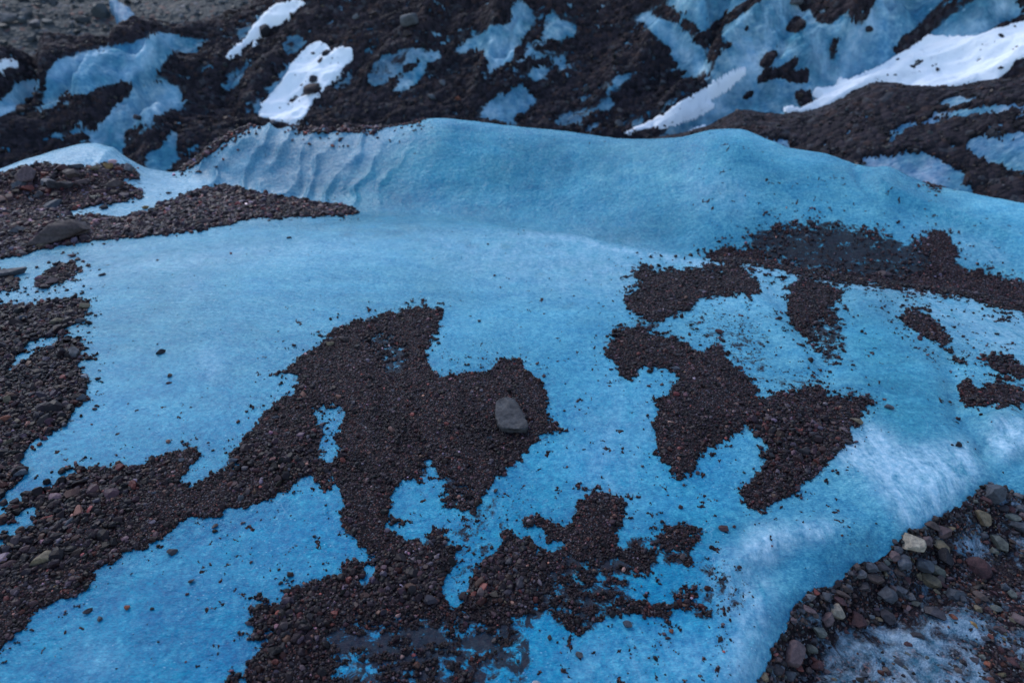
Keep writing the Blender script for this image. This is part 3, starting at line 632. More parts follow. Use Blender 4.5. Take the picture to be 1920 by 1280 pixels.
def patch_field(g, u, v, x, y):
    f = samp(g['F'], u, v)-.5
    a = .21+.55*g.get('noise', .2)
    w = samp(g['W'], u, v); sm = samp(SMEAR, u, v)*(w > .02)
    e = edge_noise(x, y)/.30*(1-.60*sstep(.22, .5, f))
    return f + .06 + a*e - .42*samp(THIN, u, v) + sm*(-.36+1.9*fbm(x*26, y*42, 5, .68, off=15)), w
for g in GRAVEL:
    m = union([P(s) for s in g['p']])
    for h in g.get('h', []): m &= ~poly(P(h))
    g['F'] = .3*blur(m, 2.)+.7*blur(m, 7.5); g['W'] = blur(m, 16)
    pts = np.array([q for s in g['p'] for q in P(s)]); pts[:, 0] = np.clip(pts[:, 0], -290, 2210); pts[:, 1] = np.clip(pts[:, 1], 0, 1570)
    h = near.hit(pts[:, 0], pts[:, 1]); th = np.arctan2(h[:, 0], h[:, 1])
    g['tb'] = (th.min()-.03, th.max()+.03); g['rb'] = (max(.45, h[:, 3].min()-.12), min(h[:, 3].max()+.25, 6.75))
# candidate pebbles, evenly over the ground, coarser with distance
NC = 1500000
cr = rng.uniform(.6, 6.7, NC); keep = rng.random(NC) < np.minimum(1, (cr/6.7)*((1.9/(1+.20*cr))**2)/.80)
cr = cr[keep]; ct = rng.uniform(math.radians(-52), math.radians(52), len(cr))
cx, cy = cr*np.sin(ct), cr*np.cos(ct); cz = near.z(ct, cr); cu, cv = project(cx, cy, cz)
cs = .0023*(1+.14*cr)*np.exp(rng.normal(0, .5, len(cr))); cs = np.clip(cs, .0016, .013*(1+.1*cr))
coarse = samp(blur(union([P("440,840 600,830 620,880 560,900 440,880"), P("-300,960 300,860 200,1060 -300,1200"), P("-300,580 170,560 170,900 -300,1000"), P("660,1050 860,1050 860,1130 660,1130"), P("880,1040 1000,1040 1000,1140 880,1140"), P("1400,780 1600,780 1500,900 1400,900"), P("470,1150 600,1100 640,1160 500,1290")]), 20), cu, cv)
cs = cs*(1+1.05*coarse)*(1+1.0*sstep(3.9, 4.6, cr)*(cu < 720))
csl = samp(SILTF, cu, cv)
ccol = earth_cols(rng, len(cr), .25)*np.where(rng.random(len(cr)) < .09, rng.uniform(2, 3.6, len(cr)), 1.)[:, None]*np.exp(rng.normal(0, .62, len(cr)))[:, None]*(1+.9*sstep(4., 5., cr))[:, None]*np.array((1.0, .72, .82))
def join(parts):
    Vs, Fs, Cs, As = [], [], [], []; b = 0
    for V, Fq, C, A in parts:
        Vs.append(V); Fs.append(Fq+b); Cs.append(C); As.append(A); b += len(V)
    return np.concatenate(Vs), Fs, np.concatenate(Cs), np.concatenate(As)
def cover_mesh(name, parts_quads, parts_tris, mats):
    """one mesh from a quad sheet (material 0) and a triangle soup of pebbles (material 1)"""
    Vq, Fq, Aq = parts_quads; Vt, Ft, Ct = parts_tris
    V = np.concatenate([Vq, Vt]); me = bpy.data.meshes.new(name)
    nq, ntri = len(Fq)//4, len(Ft)//3
    me.vertices.add(len(V)); me.vertices.foreach_set('co', V.astype(np.float32).ravel())
    L = np.concatenate([Fq, Ft+len(Vq)]).astype(np.int32)
    me.loops.add(len(L)); me.loops.foreach_set('vertex_index', L)
    me.polygons.add(nq+ntri)
    me.polygons.foreach_set('loop_start', np.concatenate([np.arange(nq)*4, nq*4+np.arange(ntri)*3]).astype(np.int32))
    me.polygons.foreach_set('use_smooth', np.concatenate([np.ones(nq, bool), np.zeros(ntri, bool)]))
    for m in mats: me.materials.append(m)
    me.polygons.foreach_set('material_index', np.concatenate([np.zeros(nq), np.ones(ntri)]).astype(np.int32))
    a = me.color_attributes.new('col', 'FLOAT_COLOR', 'POINT')
    c = np.ones((len(V), 4), np.float32); c[len(Vq):, :3] = Ct; a.data.foreach_set('color', c.ravel())
    for k, d in Aq.items():
        at = me.attributes.new(k, 'FLOAT', 'POINT'); at.data.foreach_set('value', np.concatenate([d, np.zeros(len(Vt))]).astype(np.float32))
    me.update(calc_edges=True); return me
def sheet_cells(X, Y, Z, keep, attrs):
    R, C = X.shape; idx = np.arange(R*C).reshape(R, C)
    q = np.stack([idx[:-1, :-1], idx[:-1, 1:], idx[1:, 1:], idx[1:, :-1]], -1).reshape(-1, 4)
    q = q[keep.ravel()[q].any(1)]; used = np.unique(q); m = np.full(R*C, -1, np.int64); m[used] = np.arange(len(used))
    V = np.stack([X, Y, Z], -1).reshape(-1, 3)[used]
    return V, m[q].ravel(), {k: a.ravel()[used] for k, a in attrs.items()}
taken = np.zeros(len(cr), bool)
for g in GRAVEL:
    ths = np.arange(g['tb'][0], g['tb'][1], .00115); rs = stepgrid(g['rb'][0], g['rb'][1])
    Rg, Tg = np.meshgrid(rs, ths, indexing='ij')
    Xg, Yg = Rg*np.sin(Tg), Rg*np.cos(Tg); Zg = near.z(Tg, Rg); ug, vg = project(Xg, Yg, Zg)
    f, w = patch_field(g, ug, vg, Xg, Yg)
    sil = samp(SILTF, ug, vg)
    thick = .0015+.006*w*(1-.7*sil)+.010*sstep(4, 6, Rg)*w
    off = np.clip(f*.04, -.01, 1)
    off = np.where(off > 0, np.minimum(off, thick), off)+np.where(f > 0, .0016*fbm(Xg*60, Yg*60, 2)*(1-.6*sil), 0)
    g['grid'] = None
    keepm = f > -.02
    quads = sheet_cells(Xg, Yg, Zg+off, keepm, {'silt': np.clip(sil, 0, 1)})
    # pebbles of this patch
    bb = (~taken) & (ct > g['tb'][0]) & (ct < g['tb'][1]) & (cr > g['rb'][0]) & (cr < g['rb'][1])
    ii = np.nonzero(bb)[0]
    fp, wp = patch_field(g, cu[ii], cv[ii], cx[ii], cy[ii]); fp = np.where(wp < .035, -1, fp)
    ok = (fp > .0) & (rng.random(len(ii)) > .72*csl[ii]*np.where(cs[ii] > .008, 1.2, 1)) | ((fp > -.45) & (rng.random(len(ii)) < .22*np.exp(np.minimum(fp, 0)*9)*np.where(cr[ii] > 4.2, .05, 1)))
    cov = ok & ~((coarse[ii] > .35) & (rng.random(len(ii)) < .45)); ok = cov; ii = ii[ok]; taken[ii] = True
    cs[ii] *= np.where(fp[ok] < 0, .72, 1.)
    s = cs[ii]; th_ = .004+.006*wp[ok]
    PP = np.stack([cx[ii], cy[ii], cz[ii]+np.where(fp[ok] > 0, th_*.5, 0)+s*.25], -1)
    g['n'] and None
    tris = pebbles(rng, PP, s, ccol[ii])
    o = link('gravel', cover_mesh('gravel', quads, tris, [GRIT, PEB]))
    props(o, label=g['label'], cat='gravel', kind='stuff')

# sparse grit on bare ice
ii = np.nonzero(~taken)[0]
dens = np.full(len(ii), .0016)
for p, a in SPECK:
    dens = np.maximum(dens, .09*a*samp(blur(poly(p), 10), cu[ii], cv[ii]))
dens *= np.clip(.4+3.2*np.clip(fbm(cx[ii]*7, cy[ii]*7, 3, off=2)+.12, 0, 1), 0, 2.5)
ok = (rng.random(len(ii)) < dens) & (samp(BANKF, cu[ii], cv[ii]) < .4)
ok &= ~((cr[ii] > 4.3) & (rng.random(len(ii)) < .93))
ii = ii[ok]; s = cs[ii]*rng.choice([.45, .7, 1.], len(ii), p=[.5, .35, .15])
V, Fq, C = pebbles(rng, np.stack([cx[ii], cy[ii], cz[ii]+s*.2], -1), s, ccol[ii]*.85)
o = link('grit', raw_mesh('grit', V, Fq, 3, False, C), PEB); props(o, label='fine dark grit strewn thinly over the bare blue ice', cat='grit', kind='stuff')

# ------------------------------------------------------------------ stone bank at the lower right
BF = blur(poly(BANK), 7); FRF = blur(union(FROST), 10); BSF = blur(union(BANKSILT), 9)
ths = np.arange(.28, .98, .0013); rs = stepgrid(.5, 2.6, .0014)
Rg, Tg = np.meshgrid(rs, ths, indexing='ij'); Xg, Yg = Rg*np.sin(Tg), Rg*np.cos(Tg); Zg = near.z(Tg, Rg); ug, vg = project(Xg, Yg, Zg)
f = samp(BF, ug, vg)-.5+.3*edge_noise(Xg, Yg)
fr = samp(FRF, ug, vg)
off = np.clip(f*.03, -.012, .006)+np.where(f > 0, .006*fbm(Xg*24, Yg*24, 4)+.012*fr*np.clip(.2+fbm(Xg*9, Yg*9, 3), 0, 1), 0)
quads = sheet_cells(Xg, Yg, Zg+off, f > -.02, {'silt': samp(BSF, ug, vg), 'frost': fr})
NB = 42000
br = np.sqrt(rng.uniform(.5**2, 2.6**2, NB)); bt = rng.uniform(.28, .98, NB)
bx, by = br*np.sin(bt), br*np.cos(bt); bz = near.z(bt, br); bu, bv = project(bx, by, bz)
fb = samp(BF, bu, bv)-.5+.3*edge_noise(bx, by)
edge = 1-sstep(0, 1, samp(blur(poly(BANK), 60), bu, bv)*1.3-.45)
pk = np.clip(1-.80*samp(FRF, bu, bv)-.6*samp(BSF, bu, bv)+.15*edge, .05, 1)*np.clip(.75+1.1*fbm(bx*5, by*5, 3), .25, 1)
ok = (fb > 0) & (rng.random(NB) < pk)
s = .0046*np.exp(rng.normal(0, .5, NB)); s = np.clip(s, .002, .0125)[ok]
PPb = np.stack([bx[ok], by[ok], bz[ok]+.004+s*.3], -1)
tris = pebbles(rng, PPb, s, earth_cols(rng, ok.sum(), .5)*np.exp(rng.normal(0, .45, ok.sum()))[:, None], big=.007)
o = link('gravel', cover_mesh('gravel', quads, tris, [BANKM, PEB])); props(o, label='frozen gravel and frosty crust between the loose stones in the lower right corner', cat='gravel', kind='stuff')
# ------------------------------------------------------------------ far debris-covered ice slope
_fi = union(FICE)|union(FDIM); ICEF = .3*blur(_fi, 2.)+.7*blur(_fi, 7); DIMF = blur(union(FDIM), 4); DEBF = blur(union(FDEB), 2)
ICEW = blur(union(FICE), 12); SNW = blur(union([p for _, ps, _ in FSNOW for p in ps]), 9)
k3 = curve(K3)
k3r = ramp([-500, 0, 300, 500, 800, 1300, 1920, 2500], [17, 17, 16.5, 17, 18, 18.5, 18.5, 18.5])
def kk3(t): r = k3r(t); return r, H-r*np.tan(k3(t))
def kmid(t):
    r, z = kk3(t); return np.full_like(t, 13.2), -2.55+(z+2.55)*.36
def bk3(d, dz):
    def k(t): r, z = kk3(t); return r+d, z-dz
    return k
def diag(u, v): return (u+v*.9)*.75, (v-u*.5)
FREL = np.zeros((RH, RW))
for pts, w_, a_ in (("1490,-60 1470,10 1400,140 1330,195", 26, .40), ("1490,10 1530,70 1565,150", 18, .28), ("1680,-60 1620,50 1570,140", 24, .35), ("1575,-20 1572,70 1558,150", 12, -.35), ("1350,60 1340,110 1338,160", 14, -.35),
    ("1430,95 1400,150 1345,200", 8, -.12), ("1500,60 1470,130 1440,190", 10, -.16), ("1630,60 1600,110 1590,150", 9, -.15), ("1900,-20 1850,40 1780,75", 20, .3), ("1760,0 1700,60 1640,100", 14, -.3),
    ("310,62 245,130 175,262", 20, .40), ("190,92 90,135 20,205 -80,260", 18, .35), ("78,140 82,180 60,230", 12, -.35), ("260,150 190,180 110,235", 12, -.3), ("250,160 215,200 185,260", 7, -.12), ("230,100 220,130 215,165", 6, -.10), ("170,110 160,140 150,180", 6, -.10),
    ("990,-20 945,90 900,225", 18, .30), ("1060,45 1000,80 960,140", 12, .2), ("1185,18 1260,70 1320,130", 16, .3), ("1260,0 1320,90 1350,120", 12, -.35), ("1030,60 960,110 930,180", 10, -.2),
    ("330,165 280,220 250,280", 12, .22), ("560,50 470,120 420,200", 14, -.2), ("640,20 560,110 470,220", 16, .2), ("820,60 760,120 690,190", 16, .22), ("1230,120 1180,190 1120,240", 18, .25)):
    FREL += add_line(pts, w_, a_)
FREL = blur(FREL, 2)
def disp_far(u, v, x, y, z):
    s = x*.8+(y+z)*.55; q = (y+z*1.2)*.9-x*.45
    crest = sstep(13.0, 10.5, y)
    r = np.hypot(x, y)
    kr = k3r(np.arctan2(x, y)); fade = sstep(kr+.2, kr-2.2, r)*.97+.03
    d = fade*(.55*ridged(q*.33+5, s*.16, 4, .55)+.12*fbm(x*.9, (y+z)*.9, 4)+.05*fbm(x*3.5, (y+z)*3.5, 3))
    d += .42*samp(ICEW, u, v)*fade-.12*samp(SNW, u, v)
    d += fade*samp(FREL, u, v)
    # fluting running down the bare ice faces
    d += .15*samp(ICEW, u, v)*fade*ridged(x*1.6+q*.5, q*.3, 4)+.03*samp(ICEW, u, v)*fbm(x*7+q*2, q*2, 3)
    return d
far = Sheet(math.radians(-52), math.radians(52), 1500, np.concatenate([np.arange(9, 19.5, .02), np.arange(19.5, 24, .3)]),
            [const(8.5, -2.9), const(10.3, -2.6), kmid, kk3, bk3(.9, .5), bk3(5, 4.)], disp_far)
fu, fv = project(far.X, far.Y, far.Z)
def far_noise(x, y, z):
    q = (y+z*1.2)*.9-x*.45; s = x*.8+(y+z)*.55
    return .55*fbm(q*2.2, s*.8, 4, .6, off=3)+.5*fbm(x*5, (y+z)*6, 5, .68, off=6)+.55*fbm(q*14, s*5, 4, .65, off=16)
fn = far_noise(far.X, far.Y, far.Z); fn = fn/fn.std()
ice = samp(ICEF, fu, fv)-.5; dim = samp(DIMF, fu, fv)
deb = -(ice+.23+.25*fn*(1-.6*sstep(.2, .5, ice)))
deb = np.maximum(deb, (samp(DEBF, fu, fv)-.42)*1.2+.12*fn)
deb = np.where(deb > 0, np.maximum(deb, .04), deb)
FB = np.array((.035, .20, .31)); FP = np.array((.25, .48, .60))
cm = sstep(-.22, .28, fbm(far.X*1.1+far.Z, far.Z*1.4, 5, .62, off=12))[..., None]
fcol = FB*(1-cm)+FP*cm
fcol = fcol*(1-.45*sstep(-.1, .6, ridged(far.X*2.4+far.Y*.3, far.Y*.5, 3, off=3))[..., None]*.6)
dk = samp(blur(union([A1("180,400 170,240 600,130 600,260 480,300 250,360"), A2("440,70 560,90 700,300"), A2("1200,180 1600,0 1440,200 1260,320")]), 14), fu, fv)[..., None]
fcol = fcol*(1-.45*dk)+np.array((.07, .26, .42))*.45*dk
_dm = samp(blur(union(FDIM), 5), fu, fv)[..., None]; fcol = fcol*(1-.8*_dm)+np.array((.06, .13, .19))*.8*_dm
o = link('far_glacier_ice', grid_mesh('far_glacier_ice', far.X, far.Y, far.Z, fcol, {'white': np.clip(.35*samp(ICEW, fu, fv)*np.clip(.3+fbm(far.X*.8, far.Z, 3), 0, 1)+2.0*np.clip(samp(FREL, fu, fv), 0, .4), 0, .85), 'silt': np.clip(np.maximum(.36-1.1*ice, .36*dim), 0, .6)}), ICE_FAR); props(o, kind='structure')  # white: patchy bubbly ice plus highlights painted along the relief crests
# rubble over it; in the dim patches a thin dusty film lets the ice through
off = np.clip(deb*.5, -.05, .06)
dimcut = dim*sstep(-.25, .25, fbm(far.X*2.2, (far.Y+far.Z)*2.6, 5, .65, off=31)+.25)
off = off
rough = np.where(off > 0, .030*fbm(far.X*6, (far.Y+far.Z)*6, 4, .6, off=2), 0)
quads = sheet_cells(far.X, far.Y, far.Z+off+rough, off > -.03, {'silt': .15*np.ones_like(fu)})
NR = 80000
rr = rng.uniform(10, 18.4, NR); rt = rng.uniform(math.radians(-50), math.radians(50), NR)
ri = np.clip(np.searchsorted(far.r, rr), 1, len(far.r)-1); ti = ((rt-far.th[0])/(far.th[-1]-far.th[0])*(len(far.th)-1)).astype(int)
okr = (off[ri, ti] > .0)
rx, ry = rr*np.sin(rt), rr*np.cos(rt); rz = far.z(rt, rr)
ru, rv = project(rx, ry, rz); okr &= (rv < 420)
rs_ = .012*np.exp(rng.normal(0, .6, NR)); rs_ = np.clip(rs_, .007, .10)
k = okr
tris = pebbles(rng, np.stack([rx, ry, rz+.05], -1)[k], rs_[k], (lambda c: .7*c+.3*c.mean(1, keepdims=True))(earth_cols(rng, k.sum(), .34)), big=.05)
o = link('rubble', cover_mesh('rubble', quads, tris, [RUB, PEB_FAR])); props(o, label='dark brown rubble and mud covering the far glacier slope', cat='rubble', kind='stuff')
# snow patches
for lab, ps, hs in FSNOW:
    m = union(ps)
    for h in hs: m &= ~poly(h)
    R_ = blur(m, 2.0)
    f = samp(.6*R_+.4*blur(m, 7), fu, fv)-.45; f = f+.04+.08*fn*(1-.8*sstep(.15, .45, f))
    w = samp(blur(m, 8), fu, fv)
    so = np.clip(f*.5, -.04, .022)
    V, Fq, A = sheet_cells(far.X, far.Y, far.Z+np.where(f > 0, so+.06, so+.06), f > -.06, {})
    o = link('snow', raw_mesh('snow', V, Fq, 4), SNOW); props(o, label=lab, cat='snow', kind='stuff')

# ------------------------------------------------------------------ brown mound between ridge and far slope (right)
kc = curve(K2)
def kk2(t): return np.full_like(t, 9.4), H-9.4*np.tan(kc(t))
def kk2b(t): r, z = kk2(t); return r-1.3, np.minimum(z-.42, -.5)
def bk2(d, dz):
    def k(t): r, z = kk2(t); return r+d, z-dz
    return k
MICEF = .5*blur(union(MICE), 3)+.5*blur(union(MICE), 9); MDIMF = blur(union(MDIM), 5)
def disp_m(u, v, x, y, z):
    r = np.hypot(x, y)
    return sstep(9.8, 8.8, r)*(.10*ridged(x*.5+y*.3, y*1.1, 4)+.03*fbm(x*3, y*3, 3)+.07*samp(blur(union(MICE), 10), u, v))
mound = Sheet(math.radians(2), math.radians(52), 620, np.concatenate([np.arange(6.6, 10.2, .011), np.arange(10.2, 13, .2)]), [const(6.0, -1.9), const(7.1, -1.25), kk2b, kk2, bk2(.6, .35), bk2(2.6, 2.6)], disp_m)
mu, mv = project(mound.X, mound.Y, mound.Z)
mn = .6*fbm(mound.X*3, mound.Y*5, 4, off=3)+.6*fbm(mound.X*9, mound.Y*9, 5, .68, off=6)+.5*fbm(mound.X*30, mound.Y*40, 3, .68, off=7)
mcol = np.array((.08, .23, .32))*np.ones(mu.shape+(1,))
cm = sstep(-.3, .4, fbm(mound.X*2, mound.Y*2, 4, off=12))[..., None]; mcol = mcol*(1-cm)+np.array((.18, .30, .42))*cm
o = link('glacier_ice_mound', grid_mesh('glacier_ice_mound', mound.X, mound.Y, mound.Z, mcol, {'white': np.zeros_like(mu), 'silt': np.zeros_like(mu)}), ICE_FAR); props(o, kind='structure')
mn = mn/mn.std(); mdeb = -(samp(MICEF, mu, mv)-.46+.22*mn)
mcut = samp(MDIMF, mu, mv)*sstep(-.2, .2, fbm(mound.X*7, mound.Y*7, 4, off=31)+.12)
moff = np.clip(mdeb*.3, -.03, .035); moff = np.where((mcut > .45) & (moff > 0), -.02, moff)
rough = np.where(moff > 0, .014*fbm(mound.X*12, mound.Y*12, 4, .6), 0)
quads = sheet_cells(mound.X, mound.Y, mound.Z+moff+rough, moff > -.02, {'silt': .15*np.ones_like(mu)})
NM = 26000
rr = rng.uniform(7.0, 10.4, NM); rt = rng.uniform(math.radians(3), math.radians(51), NM)
ri = np.clip(np.searchsorted(mound.r, rr), 1, len(mound.r)-1); ti = ((rt-mound.th[0])/(mound.th[-1]-mound.th[0])*(len(mound.th)-1)).astype(int)
k = moff[ri, ti] > 0
s = np.clip(.009*np.exp(rng.normal(0, .55, NM)), .005, .045)
rz = mound.z(rt, rr)
tris = pebbles(rng, np.stack([rr*np.sin(rt), rr*np.cos(rt), rz+.03], -1)[k], s[k], (lambda c: .7*c+.3*c.mean(1, keepdims=True))(earth_cols(rng, k.sum(), .38)), big=.03)
o = link('rubble', cover_mesh('rubble', quads, tris, [RUB, PEB_FAR])); props(o, label='brown rubble over the low mound behind the ice ridge at the right', cat='rubble', kind='stuff')

# ------------------------------------------------------------------ distant grey hillside, upper left
def disp_h(u, v, x, y, z): return .9*ridged(x*.05+y*.02, (y+z)*.08, 5)+.35*fbm(x*.3, (y+z)*.3, 5)
kh = lambda r, v: (lambda t: (np.full_like(t, r), H-r*np.tan(ang(np.full_like(t, 300), np.full_like(t, v))[1])))
hill = Sheet(math.radians(-62), math.radians(20), 520, np.arange(24, 62, .13), [const(22, -5.), kh(30, 200), kh(42, -40), kh(56, -330), kh(60, -400)], disp_h)
hu, hv = project(hill.X, hill.Y, hill.Z)
o = link('hillside', grid_mesh('hillside', hill.X, hill.Y, hill.Z, None, {'silt': .4+.4*fbm(hill.X*.15, hill.Z*.3, 3)}), HILL); props(o, kind='structure')
NH = 9000
rr = rng.uniform(28, 58, NH); rt = rng.uniform(math.radians(-60), math.radians(10), NH)
k = fbm(rr*np.sin(rt)*.25, rr*.25, 4, off=5) > -.08
s = np.clip(.085*np.exp(rng.normal(0, .6, NH)), .03, .45)
rz = hill.z(rt, rr)
V, Fq, C = pebbles(rng, np.stack([rr*np.sin(rt), rr*np.cos(rt), rz+s*.2], -1)[k], s[k], np.array((.055, .062, .065))*rng.uniform(.4, 1.5, (k.sum(), 1)), big=.12)
o = link('scree', raw_mesh('scree', V, Fq, 3, False, C), PEB_FAR); props(o, label='grey scree blocks scattered over the distant hillside', cat='scree', kind='stuff')
ifall = A1("405,25 440,20 500,66 552,130 520,190 470,180 455,120 430,68")
f = samp(blur(poly(ifall), 3), hu, hv)-.5+.3*fbm(hu/18+hv/60, hv/40, 4)
ioff = np.clip(f*3, -.3, .35)+np.where(f > 0, .1*ridged(hu/9-hv/30, hv/60, 3), 0)
V, Fq, A = sheet_cells(hill.X, hill.Y, hill.Z+ioff, f > -.1, {'silt': np.zeros_like(hu), 'white': .2*np.ones_like(hu)})
me = raw_mesh('icefall', V, Fq, 4, True, np.tile(np.array((.06, .17, .28)), (len(V), 1)), A)
o = link('icefall', me, ICE_FAR); props(o, label='narrow pale blue ice tongue running down the grey hillside', cat='icefall')
hs = [A1("60,112 80,108 108,135 90,132"), A1("0,35 25,38 12,52 -5,50")]
for p, lab in zip(hs, ('small snow streak on the grey hillside', 'tiny snow spot at the left edge of the grey hillside')):
    f = samp(blur(poly(p), 3), hu, hv)-.4+.35*fbm(hu/9, hv/9, 3)
    V, Fq, A = sheet_cells(hill.X, hill.Y, hill.Z+np.clip(f*3, -.3, .25), f > -.1, {})
    if len(V): o = link('snow', raw_mesh('snow', V, Fq, 4), SNOW); props(o, label=lab, cat='snow', kind='stuff')
# ------------------------------------------------------------------ single stones
TINT = dict(slate=(.055, .062, .078), dark=(.034, .032, .040), black=(.016, .016, .022), grey=(.085, .085, .095), green=(.085, .095, .088), olive=(.13, .105, .07), tan=(.22, .17, .12), cream=(.27, .235, .19),
            mauve=(.095, .066, .072), brown=(.066, .048, .046), maroon=(.055, .026, .030), red=(.12, .035, .030), rust=(.19, .065, .04), ochre=(.24, .15, .06), pale=(.30, .30, .32), pink=(.22, .13, .12))
nstone = 0
def put_stone(pos, rad, flat, yaw, tilt, tint, label, cat='stone', group=None, name='stone', n=4, seed=0, sink=.25, planes=12, mat=None, nrm=None, lump=.2, fine=.035):
    r = np.random.default_rng(seed+100)
    V = rock_verts(r, n, planes, lump, fine, flat)
    cy_, sy_ = math.cos(tilt), math.sin(tilt); Rx = np.array([[cy_, 0, sy_], [0, 1, 0], [-sy_, 0, cy_]])
    c_, s_ = math.cos(yaw), math.sin(yaw); Rz = np.array([[c_, -s_, 0], [s_, c_, 0], [0, 0, 1]])
    V = V@(Rz@Rx).T*rad
    lo = V[:, 2].min(); V[:, 2] -= lo*(1-sink)
    me = raw_mesh(name, V, ICO[n][1].ravel(), 3, True, np.tile(np.array(TINT[tint])*r.uniform(.7, 1.05), (len(V), 1)))
    o = link(name, me, mat or STONE); o.location = pos
    return props(o, label=label, cat=cat, group=group)
def stone(u, v, w, h, tint, label, tilt=0., lift=.0, **k):
    global nstone; nstone += 1
    p = near.hit(u, v+h*.32)[0]
    D = math.sqrt(p[0]**2+p[1]**2+(H-p[2])**2); de = math.atan2(H-p[2], p[3])
    rad = w/2/F*D*(.92 if float(samp(BF, u, v)) > .5 else 1)
    a = h/w/(math.sin(de)*.95+.7*math.cos(de)); a = min(max(a, .3), 1.25)
    yaw = -math.atan2(p[0], p[1])
    nn = 5 if w > 24 else (4 if w > 12 else 3)
    inb = float(samp(BF, u, v)) > .5
    return put_stone((p[0], p[1], p[2]+lift+(.003 if inb else .0)), rad, (a, a*.9), yaw, tilt, tint, label, n=nn, seed=int(u*7+v*13), **k)
S = stone
